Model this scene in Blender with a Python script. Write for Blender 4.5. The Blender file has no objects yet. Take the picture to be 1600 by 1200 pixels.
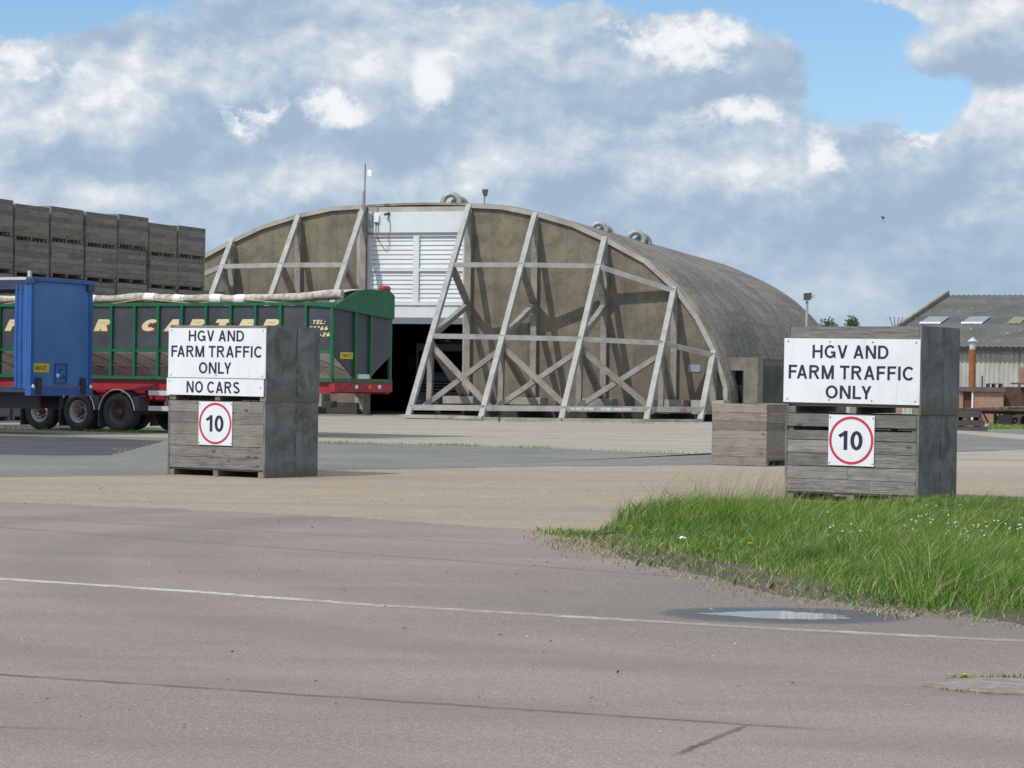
import bpy, math, random
import numpy as np
from mathutils import Vector, Matrix
rnd = random.Random(7)
nr = np.random.default_rng(7)
sc = bpy.context.scene
COL = sc.collection
R = math.radians

# ------------------------------------------------------------------ camera
F = 3700.0; CZ = 1.5; ROLL = R(.8); PITCH = -8/3700
cam = bpy.data.cameras.new("camera"); cam.sensor_width = 36; cam.lens = 36*F/1600
cam.clip_start = .1; cam.clip_end = 9000
camo = bpy.data.objects.new("camera", cam); COL.objects.link(camo)
camo.matrix_world = (Matrix.Translation((0, 0, CZ)) @ Matrix.Rotation(R(90)+PITCH, 4, 'X') @ Matrix.Rotation(ROLL, 4, 'Z'))
sc.camera = camo
sc.render.resolution_x, sc.render.resolution_y = 1024, 768
sc.view_settings.view_transform = 'Standard'; sc.view_settings.look = 'None'
sc.view_settings.exposure = 0.12; sc.view_settings.gamma = 1.0
sc.view_settings.use_curve_mapping = False
sc.render.engine = 'CYCLES'
sc.cycles.max_bounces = 6

MW = camo.matrix_world.to_3x3()
def ray(px, py):                    # direction through a pixel of the 1600x1200 photograph
    return (MW @ Vector(((px-800)/F, (600-py)/F, -1.0)))
def at(px, py, Y):
    r = ray(px, py); return r*(Y/r.y)+Vector((0, 0, CZ))
def proj_y(p):
    q = MW.transposed() @ (Vector(p)-Vector((0, 0, CZ)))
    return 600-F*q.y/(-q.z)
def sstep(a, b, x):
    t = min(1, max(0, (x-a)/(b-a))); return t*t*(3-2*t)
def gz(x, y):                       # the land falls away gently to the far right
    return -.0075*max(0, y-40)*sstep(9, 20, x)
def G(px, py):
    z = 0.0
    for _ in range(25):
        r = ray(px, py); q = r*((z-CZ)/r.z)+Vector((0, 0, CZ)); z = .5*z+.5*gz(q.x, q.y)
    q.z = gz(q.x, q.y); return q

# ------------------------------------------------------------------ light
EL = R(50); SX, SY = -.67, -.742
sdir = Vector((SX*math.cos(EL), SY*math.cos(EL), math.sin(EL))).normalized()
sun = bpy.data.lights.new("sun", 'SUN'); sun.energy = 2.95; sun.angle = R(.53); sun.color = (1, .955, .89)
suno = bpy.data.objects.new("sun", sun); COL.objects.link(suno)
suno.rotation_euler = sdir.to_track_quat('Z', 'Y').to_euler()

# ------------------------------------------------------------------ node helper
class NT:
    def __init__(s, nt): s.nt = nt
    def n(s, t, **kw):
        nd = s.nt.nodes.new(t)
        for k, v in kw.items(): setattr(nd, k, v)
        return nd
    def put(s, sock, v):
        if v is None: return
        if isinstance(v, bpy.types.NodeSocket): s.nt.links.new(v, sock)
        else:
            if isinstance(v, (tuple, list)) and len(v) == 3 and sock.type == 'RGBA': v = (*v, 1)
            sock.default_value = v
    def math(s, op, a, b=None, c=None, clamp=False):
        nd = s.n('ShaderNodeMath', operation=op, use_clamp=clamp)
        for i, v in enumerate((a, b, c)): s.put(nd.inputs[i], v) if v is not None else None
        return nd.outputs[0]
    def vm(s, op, a, b=None, out=0):
        nd = s.n('ShaderNodeVectorMath', operation=op)
        s.put(nd.inputs[0], a)
        if b is not None:
            if op == 'SCALE': s.put(nd.inputs[3], b)
            else: s.put(nd.inputs[1], b)
        return nd.outputs[out]
    def noise(s, vec, scale, detail=4, rough=.55, dist=0, out=0):
        nd = s.n('ShaderNodeTexNoise'); s.put(nd.inputs['Vector'], vec)
        nd.inputs['Scale'].default_value = scale; nd.inputs['Detail'].default_value = detail
        nd.inputs['Roughness'].default_value = rough; nd.inputs['Distortion'].default_value = dist
        return nd.outputs[out]
    def voro(s, vec, scale, out='Color'):
        nd = s.n('ShaderNodeTexVoronoi'); s.put(nd.inputs['Vector'], vec); nd.inputs['Scale'].default_value = scale
        return nd.outputs[out]
    def mr(s, v, a, b, c=0., d=1., smooth=True):
        nd = s.n('ShaderNodeMapRange', interpolation_type='SMOOTHSTEP' if smooth else 'LINEAR')
        s.put(nd.inputs[0], v)
        for i, x in zip((1, 2, 3, 4), (a, b, c, d)): s.put(nd.inputs[i], x)
        return nd.outputs[0]
    def ramp(s, f, stops, interp='LINEAR'):
        nd = s.n('ShaderNodeValToRGB'); s.put(nd.inputs[0], f); cr = nd.color_ramp; cr.interpolation = interp
        while len(cr.elements) < len(stops): cr.elements.new(.5)
        for e, (p, c) in zip(cr.elements, stops): e.position = p; e.color = (*c, 1)
        return nd.outputs[0]
    def mix(s, f, a, b, mode='MIX'):
        nd = s.n('ShaderNodeMix', data_type='RGBA', blend_type=mode)
        s.put(nd.inputs[0], f); s.put(nd.inputs[6], a); s.put(nd.inputs[7], b)
        return nd.outputs[2]
    def sep(s, v):
        nd = s.n('ShaderNodeSeparateXYZ'); s.put(nd.inputs[0], v); return nd.outputs
    def comb(s, x, y, z):
        nd = s.n('ShaderNodeCombineXYZ')
        for i, v in enumerate((x, y, z)): s.put(nd.inputs[i], v)
        return nd.outputs[0]
    def bump(s, h, strength=.3, dist=.01):
        nd = s.n('ShaderNodeBump'); nd.inputs['Strength'].default_value = strength
        nd.inputs['Distance'].default_value = dist; s.put(nd.inputs['Height'], h); return nd.outputs[0]
    def pos(s): return s.n('ShaderNodeNewGeometry').outputs['Position']
    def island(s): return s.n('ShaderNodeNewGeometry').outputs['Random Per Island']
    def obj(s): return s.n('ShaderNodeTexCoord').outputs['Object']
    def orand(s): return s.n('ShaderNodeObjectInfo').outputs['Random']

def material(name, fn, rough=.8, metal=0., spec=None):
    m = bpy.data.materials.new(name); m.use_nodes = True
    t = NT(m.node_tree); b = m.node_tree.nodes['Principled BSDF']
    b.inputs['Roughness'].default_value = rough; b.inputs['Metallic'].default_value = metal
    if spec is not None: b.inputs['Specular IOR Level'].default_value = spec
    r = fn(t)
    if isinstance(r, dict):
        for k, v in r.items(): t.put(b.inputs[k], v)
    else: t.put(b.inputs['Base Color'], r)
    return m

# ------------------------------------------------------------------ world: sky and clouds
w = bpy.data.worlds.new("World"); sc.world = w; w.use_nodes = True
t = NT(w.node_tree); w.node_tree.nodes.clear()
sky = t.n('ShaderNodeTexSky', sky_type='NISHITA', sun_disc=False, sun_elevation=EL,
          sun_rotation=math.atan2(SX, SY), altitude=50, air_density=1.0, dust_density=.6, ozone_density=1.5)
d = t.n('ShaderNodeTexCoord').outputs['Generated']
wob = t.vm('SUBTRACT', t.noise(d, 34, 6, .62, out=1), (.5, .5, .5))
wob2 = t.vm('SUBTRACT', t.noise(d, 11, 3, .5, out=1), (.5, .5, .5))
dp = t.vm('ADD', d, t.vm('ADD', t.vm('SCALE', wob, .028), t.vm('SCALE', wob2, .03)))
def blobs(lst):
    acc = None
    for px, py, rx, ry, k in lst:
        c = ray(px, py).normalized()
        v = t.vm('MULTIPLY', t.vm('SUBTRACT', dp, tuple(c)), (F/rx, 0, F/ry))
        o = t.mr(t.vm('LENGTH', v, out=1), 0.25, 1.35, k, 0.)
        acc = o if acc is None else t.math('ADD', acc, o)
    return acc
holes = blobs([(60, 20, 220, 45, 1), (1350, 105, 105, 105, 1), (1300, 25, 190, 34, 1.), (1000, -12, 300, 34, 1), (1470, 150, 60, 60, .8), (250, -20, 120, 50, .5)])
whites = blobs([(1010, 48, 130, 26, .9), (1100, 85, 90, 60, 1), (1322, 70, 45, 30, .8), (1302, 228, 32, 48, 1.1), (1432, 208, 48, 26, 1.1), (1150, 185, 120, 34, .8),
                (395, 180, 70, 34, 1), (520, 182, 62, 24, 1), (690, 20, 50, 30, .9), (668, 140, 36, 60, .8), (45, 105, 130, 60, .75), (235, 35, 60, 30, .8)])
lights = blobs([(140, 150, 190, 90, .35), (620, 90, 260, 110, .22), (470, 270, 160, 40, .25), (760, 260, 70, 60, .3), (60, 300, 160, 60, .25), (880, 180, 120, 50, .25), (1120, 270, 200, 60, .3), (1560, 190, 90, 70, .4), (1500, 30, 140, 50, .35), (1120, 60, 120, 70, .3), (340, 120, 120, 60, .2)])
darks = blobs([(330, 215, 210, 70, .42), (1000, 150, 170, 50, .38), (1240, 110, 120, 60, .3), (1180, 350, 330, 50, .34), (600, 220, 90, 60, .25), (1560, 110, 110, 40, .4), (760, 150, 90, 60, .15), (1430, 290, 160, 40, .2), (880, 300, 160, 40, .22), (140, 250, 140, 40, .22), (1500, 420, 200, 60, .25), (1540, 215, 90, 50, .3), (470, 320, 220, 34, .15)])
n1 = t.noise(t.vm('MULTIPLY', d, (16, 16, 26)), 1.0, 7, .56)
n2 = t.noise(t.vm('MULTIPLY', dp, (40, 40, 60)), 1.0, 6, .6)
n0 = t.noise(t.vm('MULTIPLY', d, (5, 5, 9)), 1.0, 4, .5)
shade = t.math('ADD', t.math('ADD', t.math('MULTIPLY', n1, .85), -.075), t.math('SUBTRACT', lights, darks))
def fb(off, sx, sz, det=9, ro=.6): return t.noise(t.vm('MULTIPLY', t.vm('ADD', t.vm('ADD', d, t.vm('SCALE', wob2, .02)), off), (sx, sx, sz)), 1.0, det, ro)
rel = t.math('SUBTRACT', fb((0, 0, 0), 17, 25), fb((-.010, 0, .013), 17, 25))
rel2 = t.math('SUBTRACT', fb((3, 1, 0), 44, 60, 7, .58), fb((2.996, 1, .005), 44, 60, 7, .58))
fadeh = t.mr(t.sep(d)[2], .02, .09, .45, 1)
shade = t.math('ADD', shade, t.math('MULTIPLY', t.math('ADD', t.math('MULTIPLY', rel, 1.35), t.math('MULTIPLY', rel2, 1.35)), fadeh))
shade = t.math('ADD', shade, t.math('MULTIPLY', t.math('SUBTRACT', n2, .5), .18))
ccol = t.ramp(shade, [(.02, (.335, .445, .58)), (.26, (.39, .50, .62)), (.44, (.465, .56, .655)), (.60, (.54, .62, .69)), (.78, (.645, .70, .745)), (.98, (.79, .82, .84))])
n3 = t.noise(t.vm('MULTIPLY', dp, (26, 26, 34)), 1.0, 8, .66)
wm = t.math('MULTIPLY', t.mr(whites, .05, .9), t.mr(t.math('ADD', t.math('ADD', n3, t.math('MULTIPLY', whites, .12)), t.math('MULTIPLY', rel, 1.1)), .50, .72))
ccol = t.mix(wm, ccol, (.84, .86, .875))
ccol = t.mix(1.0, ccol, t.ramp(t.math('MULTIPLY_ADD', t.vm('DOT_PRODUCT', d, tuple(sdir), 1), .5, .5), [(.5, (1/1.7,)*3), (.85, (1, 1, 1))]), 'MULTIPLY')  # clouds near the sun, out of view, brightened as added fill light
ccol = t.vm('SCALE', ccol, 1.7)
far = t.math('MULTIPLY', t.mr(n0, .6, .72), t.mr(t.sep(d)[1], .7, .9, 1, 0))
hm = t.mr(t.math('ADD', t.math('MAXIMUM', holes, far), t.math('MULTIPLY', t.math('SUBTRACT', n3, .5), 1.1)), .28, .74)
b1 = t.n('ShaderNodeBackground'); t.put(b1.inputs[0], t.mix(1.0, sky.outputs[0], (.80, .95, 1.08), 'MULTIPLY')); b1.inputs[1].default_value = .115
b2 = t.n('ShaderNodeBackground'); t.put(b2.inputs[0], ccol); b2.inputs[1].default_value = 1.0
ms = t.n('ShaderNodeMixShader'); t.put(ms.inputs[0], t.math('SUBTRACT', 1.0, hm)); t.nt.links.new(b1.outputs[0], ms.inputs[1]); t.nt.links.new(b2.outputs[0], ms.inputs[2])
wo = t.n('ShaderNodeOutputWorld'); t.nt.links.new(ms.outputs[0], wo.inputs[0])

# ------------------------------------------------------------------ mesh helpers
def tag(o, label=None, cat=None, group=None, kind=None):
    if label: o['label'] = label
    if cat: o['category'] = cat
    if group: o['group'] = group
    if kind: o['kind'] = kind
    return o
def empty(name, loc, rz, label, cat, group=None):
    o = bpy.data.objects.new(name, None); COL.objects.link(o); o.empty_display_size = .3
    o.location = loc; o.rotation_euler = (0, 0, rz)
    return tag(o, label, cat, group)
def wmat(o):
    m = Matrix.LocRotScale(o.location, o.rotation_euler, o.scale)
    return wmat(o.parent) @ m if o.parent else m
class MB:
    def __init__(s): s.v = []; s.f = []; s.sm = []
    def add(s, vs, fs, smooth=False):
        o = len(s.v); s.v += [tuple(v) for v in vs]
        for f in fs: s.f.append([i+o for i in f]); s.sm.append(smooth)
        return s
    def box(s, c, size, M=None):
        h = Vector(size)/2; c = Vector(c); vs = []
        for z in (-1, 1):
            for x, y in ((-1, -1), (1, -1), (1, 1), (-1, 1)):
                p = Vector((x*h.x, y*h.y, z*h.z)); vs.append(c+(M @ p if M else p))
        return s.add(vs, [(3, 2, 1, 0), (4, 5, 6, 7), (0, 1, 5, 4), (1, 2, 6, 5), (2, 3, 7, 6), (3, 0, 4, 7)])
    def bb(s, x0, x1, y0, y1, z0, z1):
        return s.box(((x0+x1)/2, (y0+y1)/2, (z0+z1)/2), (abs(x1-x0), abs(y1-y0), abs(z1-z0)))
    def beam(s, a, b, w, h, up=(0, 0, 1)):
        a = Vector(a); b = Vector(b); d = (b-a); L = d.length; d.normalize(); up = Vector(up)
        sx = d.cross(up)
        if sx.length < 1e-4: sx = d.cross(Vector((0, 1, 0)))
        sx.normalize(); u = sx.cross(d)
        return s.box((a+b)/2, (w, L, h), Matrix((sx, d, u)).transposed())
    def hbeam(s, a, b, w, h, up=(0, 0, 1), tk=.03):      # H section: two flanges and a web
        a = Vector(a); b = Vector(b); d = (b-a).normalized(); up = Vector(up)
        sx = d.cross(up).normalized(); u = sx.cross(d)
        for k in (-1, 1): s.beam(a+u*k*(h-tk)/2, b+u*k*(h-tk)/2, w, tk, up)
        s.beam(a, b, tk, h-2*tk, up); return s
    def tube(s, path, r, n=10, cap=True, closed=False):
        P = [Vector(p) for p in path]; rs = r if isinstance(r, (list, tuple)) else [r]*len(P); vs = []; fs = []
        d0 = (P[1]-P[0]).normalized(); ref = Vector((0, 0, 1)) if abs(d0.z) < .9 else Vector((0, 1, 0))
        nx = d0.cross(ref).normalized()
        for i, p in enumerate(P):
            d = (P[min(i+1, len(P)-1)]-P[max(i-1, 0)]).normalized()
            nx = (nx-d*nx.dot(d)).normalized(); ny = d.cross(nx)
            for k in range(n):
                a = 2*math.pi*k/n; vs.append(p+(nx*math.cos(a)+ny*math.sin(a))*rs[i])
        for i in range(len(P)-1):
            for k in range(n): fs.append((i*n+k, i*n+(k+1) % n, (i+1)*n+(k+1) % n, (i+1)*n+k))
        s.add(vs, fs, True)
        if cap:
            m = len(P)-1
            s.add(vs[:n], [tuple(range(n-1, -1, -1))]); s.add(vs[m*n:], [tuple(range(n))])
        return s
    def lathe(s, prof, c, ax, n=28, smooth=True):        # prof: (radius, offset along axis)
        ax = Vector(ax).normalized(); c = Vector(c)
        e1 = ax.cross(Vector((0, 0, 1)) if abs(ax.z) < .9 else Vector((1, 0, 0))).normalized(); e2 = ax.cross(e1)
        vs = []; fs = []
        for r, o in prof:
            for k in range(n):
                a = 2*math.pi*k/n; vs.append(c+ax*o+(e1*math.cos(a)+e2*math.sin(a))*r)
        for i in range(len(prof)-1):
            for k in range(n): fs.append((i*n+k, i*n+(k+1) % n, (i+1)*n+(k+1) % n, (i+1)*n+k))
        return s.add(vs, fs, smooth)
    def prism(s, poly, ext):                              # polygon of 3D points swept along a vector
        n = len(poly); P = [Vector(p) for p in poly]; e = Vector(ext)
        vs = P+[p+e for p in P]
        fs = [tuple(range(n)), tuple(range(2*n-1, n-1, -1))]
        for i in range(n): fs.append((i, (i+1) % n, (i+1) % n+n, i+n)[::-1])
        return s.add(vs, fs)
    def build(s, name, mat, parent=None, world=False, bevel=0):
        vs = s.v
        if world and parent:
            inv = wmat(parent).inverted(); vs = [inv @ Vector(v) for v in vs]
        me = bpy.data.meshes.new(name); me.from_pydata([tuple(v) for v in vs], [], s.f)
        me.polygons.foreach_set('use_smooth', s.sm); me.materials.append(mat); me.update()
        o = bpy.data.objects.new(name, me); COL.objects.link(o); o.parent = parent
        if bevel:
            b = o.modifiers.new('bevel', 'BEVEL'); b.width = bevel; b.segments = 2; b.limit_method = 'ANGLE'
        return o
def children(o): return [c for c in bpy.data.objects if c.parent == o]
def copy_tree(o, parent=None):
    c = o.copy(); COL.objects.link(c); c.parent = parent
    for ch in children(o): copy_tree(ch, c)
    return c
def arc(cx, cy, rx, ry, a0, a1, n=14):
    return [(cx+rx*math.cos(R(a0+(a1-a0)*i/n)), cy+ry*math.sin(R(a0+(a1-a0)*i/n))) for i in range(n+1)]
def glyph(ch, w):
    """strokes of a plain grotesque letter: centre lines in a box of height 1; w = stroke width. Returns (advance width, strokes)"""
    h = w/2; q = 1-h
    O = lambda W_, x0=0: [arc(x0+W_/2, .5, W_/2-h, .5-h, 90, 450, 36)]
    if ch == 'H': return .72, [[(h, 0), (h, 1)], [(.72-h, 0), (.72-h, 1)], [(h, .52), (.72-h, .52)]]
    if ch == 'I': return w, [[(h, 0), (h, 1)]]
    if ch == 'L': return .56, [[(h, 1), (h, h), (.56, h)]]
    if ch == 'T': return .64, [[(0, q), (.64, q)], [(.32, 0), (.32, q)]]
    if ch == 'F': return .58, [[(h, 0), (h, q), (.58, q)], [(h, .52), (.53, .52)]]
    if ch == 'E': return .60, [[(.59, q), (h, q), (h, h), (.60, h)], [(h, .52), (.55, .52)]]
    if ch == 'N': return .72, [[(h, 0), (h, 1)], [(.72-h, 0), (.72-h, 1)], [(h*1.1, 1), (.72-h*1.1, 0)]]
    if ch == 'M': return .84, [[(h, 0), (h, 1)], [(.84-h, 0), (.84-h, 1)], [(h*1.2, 1), (.42, 0)], [(.84-h*1.2, 1), (.42, 0)]]
    if ch == 'W': return 1.0, [[(h*1.1, 1), (.27, 0)], [(.27, 0), (.5, 1)], [(.5, 1), (.73, 0)], [(.73, 0), (1-h*1.1, 1)]]
    if ch == 'V': return .70, [[(h*1.05, 1), (.35, 0)], [(.70-h*1.05, 1), (.35, 0)]]
    if ch == 'A': return .72, [[(h*1.05, 0), (.36, 1)], [(.72-h*1.05, 0), (.36, 1)], [(.17, .29), (.55, .29)]]
    if ch == 'Y': return .68, [[(h*1.2, 1), (.34, .40)], [(.68-h*1.2, 1), (.34, .40)], [(.34, 0), (.34, .45)]]
    if ch == 'Z': return .60, [[(.02, q), (.60, q)], [(0, h), (.60, h)], [(h*1.3, h*.9), (.60-h*1.3, 1-h*.9)]]
    if ch == 'K': return .70, [[(h, 0), (h, 1)], [(h, .34), (.66-h, 1)], [(.27, .5), (.70-h*1.1, 0)]]
    if ch == 'O': return .80, O(.80)
    if ch == '0': return .54, O(.54)
    if ch == 'C': return .74, [arc(.40, .5, .40-h, .5-h, 42, 318, 30)]
    if ch == 'G': return .78, [arc(.40, .5, .40-h, .5-h, 42, 318, 30)+[(.78-h, .16), (.78-h, .44), (.45, .44)]]
    if ch == 'D': return .72, [[(h, h), (h, q), (.30, q)]+arc(.34, .5, .38-h, .5-h, 88, -88, 18)+[(.30, h), (0, h)]]
    if ch in 'PR':
        st = [[(h, 0), (h, 1)], [(h, q), (.38, q)]+arc(.40, .725, .27-h, .275-h, 88, -88, 14)+[(.38, .45+h), (h, .45+h)]]
        if ch == 'R': st.append([(.37, .48), (.72-h*1.1, 0)])
        return (.72 if ch == 'R' else .66), st
    if ch == 'B': return .68, [[(h, 0), (h, 1)], [(h, q), (.36, q)]+arc(.38, .75, .25-h, .25-h, 88, -88, 12)+[(h, .5+h)], [(h, .5), (.38, .5)]+arc(.40, .27, .28-h, .27-h, 88, -88, 12)+[(h, h)]]
    if ch == 'S': return .66, [arc(.33, .735, .31-h, .265-h, 25, 255, 20)+[(.40, .48)]+arc(.33, .265, .33-h, .265-h, 70, -160, 20)]
    if ch == '1': return .40, [[(.40-h, 0), (.40-h, 1)], [(.40-h, .90), (.03, .70)]]
    if ch == '2': return .54, [arc(.27, .70, .27-h, .30-h, 165, -20, 16)+[(.10, .13)], [(0, h), (.54, h)]]
    if ch == '3': return .54, [arc(.27, .745, .25-h, .255-h, 160, -80, 16), arc(.27, .27, .27-h, .27-h, 85, -160, 16), [(.2, .5), (.33, .5)]]
    if ch == '4': return .58, [[(.46-h, 0), (.46-h, 1)], [(0, .27), (.58, .27)], [(.05, .30), (.40, 1)]]
    if ch == '6': return .54, [arc(.27, .30, .27-h, .30-h, 0, 360, 24), arc(.40, .40, .40-h, .60-h, 178, 100, 12)]
    if ch == '7': return .54, [[(0, q), (.54, q)], [(.54-h*1.1, q), (.18, 0)]]
    if ch == ':': return w, [[(h, .0), (h, w)], [(h, .5), (h, .5+w)]]
    return .28, []
def ribbon(P, w):
    P = [Vector(p) for p in P]; n = len(P); L = []; Rr = []
    closed = (P[0]-P[-1]).length < 1e-4 and n > 3
    if closed: P = P[:-1]; n -= 1
    for i in range(n):
        a = P[i-1] if (i or closed) else None; c = P[(i+1) % n] if (i < n-1 or closed) else None
        d1 = (P[i]-a).normalized() if a is not None else None; d2 = (c-P[i]).normalized() if c is not None else None
        d = d1 or d2
        if d1 is not None and d2 is not None:
            n1 = Vector((-d1.y, d1.x)); n2 = Vector((-d2.y, d2.x)); m = (n1+n2).normalized(); o = m*(w/2/max(.35, m.dot(n1)))
        else:
            o = Vector((-d.y, d.x))*(w/2)
            if P[i].y in (0, 1) and abs(d.y) > .2:       # stems end level with the line of writing
                o = Vector((-1 if d.y > 0 else 1, 0))*(w/2/abs(d.y))
        L.append(P[i]+o); Rr.append(P[i]-o)
    V = L+Rr; Fs = [(i, (i+1) % n, n+(i+1) % n, n+i) for i in range(n if closed else n-1)]
    return V, Fs
def lettering(name, lines, mat, parent, M, depth=.003, bold=.19, shear=0.):
    """lines: (text, x0, x1, z0, z1) in a plane's own metres; M maps (x, z, out) to the parent's frame"""
    m = MB(); k = 0
    for txt, x0, x1, z0, z1 in lines:
        x = 0; parts = []
        for a, ch in enumerate(txt):
            adv, st = glyph(ch, bold)
            kern = -.14 if txt[a-1:a+1] in ('AV', 'VA', 'LY', 'FA') else 0
            x += kern if a else 0
            parts += [(x, s) for s in st]; x += adv+(.13 if ch != ' ' else 0)
        tot = x-.13
        for ox, s in parts:
            V, Fs = ribbon(s, bold); k += 1
            vs = [M @ Vector((x0+(v.x+ox+shear*v.y)/tot*(x1-x0), z0+v.y*(z1-z0), depth+.00012*(k % 9))) for v in V]
            m.add(vs, Fs)
    return m.build(name, mat, parent)
def sheet(name, A, B, mat, lift, nu=60, nv=10, jag=0., kind='structure'):
    """ground sheet between two polylines of world points (x, y), laid on the land"""
    def res(P, n):
        P = [Vector((p[0], p[1])) for p in P]; L = [0]
        for a, b in zip(P, P[1:]): L.append(L[-1]+(b-a).length)
        out = []; j = 0
        for i in range(n+1):
            s = L[-1]*i/n
            while j < len(P)-2 and L[j+1] < s: j += 1
            f = (s-L[j])/max(1e-9, L[j+1]-L[j]); out.append(P[j].lerp(P[j+1], min(1, f)))
        return out
    a = res(A, nu); b = res(B, nu); vs = []; fs = []; k1 = k2 = 0.
    for i in range(nu+1):
        k1 = .5*k1+rnd.uniform(-jag, jag); k2 = .5*k2+rnd.uniform(-jag, jag)
        p = a[i]+Vector((0, k1)); q = b[i]+Vector((0, k2))
        for j in range(nv+1):
            v = p.lerp(q, j/nv); vs.append((v.x, v.y, gz(v.x, v.y)+lift))
    for i in range(nu):
        for j in range(nv):
            k = i*(nv+1)+j; fs.append((k, k+1, k+nv+2, k+nv+1))
    me = MB().add(vs, fs)
    n = Vector(vs[1])-Vector(vs[0]); 
    if n.cross(Vector(vs[nv+1])-Vector(vs[0])).z < 0: me.f = [f[::-1] for f in me.f]
    o = me.build(name, mat); return tag(o, kind=kind)

# ------------------------------------------------------------------ materials
def plain(name, col, rough=.7, var=.12, scale=6, metal=0., dirt=None, spec=None):
    def fn(t):
        n = t.noise(t.obj(), scale, 5, .6)
        c = t.mix(t.mr(n, .3, .7), tuple(x*(1-var) for x in col), tuple(min(1, x*(1+var)) for x in col))
        if dirt:
            c = t.mix(t.math('MULTIPLY', t.mr(t.noise(t.obj(), scale*.7, 6, .65), .5, .72), dirt[1]), c, dirt[0])
        return {'Base Color': c}
    return material(name, fn, rough, metal, spec)
def wood(name, c0, c1, knots=.6, green=0., gscale=1.):
    def fn(t):
        o = t.obj(); isl = t.island(); orr = t.orand()
        off = t.comb(t.math('MULTIPLY', isl, 37.), t.math('MULTIPLY', orr, 19.), t.math('MULTIPLY', isl, 11.))
        p = t.vm('ADD', o, off)
        g = t.noise(t.vm('MULTIPLY', p, (1.2*gscale, 1.2*gscale, 26*gscale)), 2.2, 6, .65, 1.2)
        g2 = t.noise(p, 3.0, 4, .6)
        c = t.mix(t.mr(g, .28, .72), c0, c1)
        c = t.mix(t.mr(isl, 0, .6, .75, 0), c, t.mix(.6, c, (.07, .064, .06))); c = t.mix(t.mr(isl, .7, 1, 0, .5), c, t.mix(.5, c, (.36, .33, .28)))
        c = t.mix(t.mr(g2, .5, .68, 0, .6), c, t.mix(.6, c, (.06, .055, .05)))
        k = t.voro(t.vm('MULTIPLY', p, (1., 1., 2.0)), 2.6, 'Distance')
        c = t.mix(t.mr(k, .05, .16, knots, 0), c, (.045, .036, .03))
        if green: c = t.mix(t.math('MULTIPLY', t.mr(t.noise(o, 2.2, 4), .5, .7), green), c, (.11, .13, .06))
        c = t.mix(t.math('MULTIPLY', orr, .35), c, t.mix(.6, c, (.17, .13, .10)))
        return {'Base Color': c, 'Normal': t.bump(g, .35, .006)}
    return material(name, fn, .9)
M = {}
M['plank'] = wood('weathered_planks', (.075, .071, .066), (.29, .275, .255), .95, .18)
M['plank_warm'] = wood('brown_planks', (.15, .125, .105), (.30, .25, .21), .8)
M['plank_dark'] = wood('dark_planks', (.07, .061, .052), (.26, .228, .192), .6)
M['bearer'] = wood('mossy_bearers', (.10, .10, .075), (.22, .22, .17), .3, .5)
def plyfn(t):
    o = t.vm('ADD', t.obj(), t.comb(t.math('MULTIPLY', t.orand(), 40.), 0., 0.))
    n = t.noise(o, 2.2, 7, .65, .8); n2 = t.noise(o, 9, 5, .7); s = t.noise(t.vm('MULTIPLY', o, (7, 7, .8)), 1.6, 4, .6)
    c = t.mix(t.mr(n, .3, .7), (.085, .082, .078), (.20, .193, .185))
    c = t.mix(t.mr(n2, .52, .75, 0, .55), c, (.06, .057, .054)); c = t.mix(t.mr(s, .55, .72, 0, .45), c, (.065, .062, .058))
    z = t.sep(t.obj())[2]
    cy = t.math('ADD', t.sep(t.obj())[1], t.math('ADD', -.08, t.math('MULTIPLY', t.math('SUBTRACT', t.noise(o, 5, 5, .7), .5), .10)))
    c = t.mix(t.math('MULTIPLY', t.mr(t.math('ABSOLUTE', cy), .004, .03, .8, 0), t.mr(n2, .4, .55)), c, (.03, .028, .026))
    c = t.mix(t.math('MULTIPLY', t.mr(z, .02, .22, 1, 0), t.mr(n, .35, .6)), c, (.11, .115, .06))
    return {'Base Color': c, 'Normal': t.bump(n2, .25, .01)}
M['ply'] = material('stained_plywood', plyfn, .85)
def signfn(t):
    p = t.obj(); st = t.noise(t.vm('MULTIPLY', p, (9, 1, .7)), 1.0, 5, .65); n = t.noise(p, 2.2, 5, .65); f = t.noise(p, 26, 4, .7)
    c = t.mix(t.mr(n, .35, .7, 0, .5), (.71, .72, .74), (.60, .60, .59)); c = t.mix(t.mr(st, .54, .72, 0, .38), c, (.50, .48, .42))
    return t.mix(t.mr(f, .66, .74, 0, .5), c, (.42, .40, .36))
M['sign_white'] = material('grimy_white_sign_paint', signfn, .5)
M['ink'] = plain('navy_lettering', (.014, .016, .045), .5, .1)
M['ringred'] = plain('red_sign_paint', (.48, .03, .06), .5, .08)
M['screw'] = plain('screw_heads', (.12, .12, .12), .4, .2, metal=.6)
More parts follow.
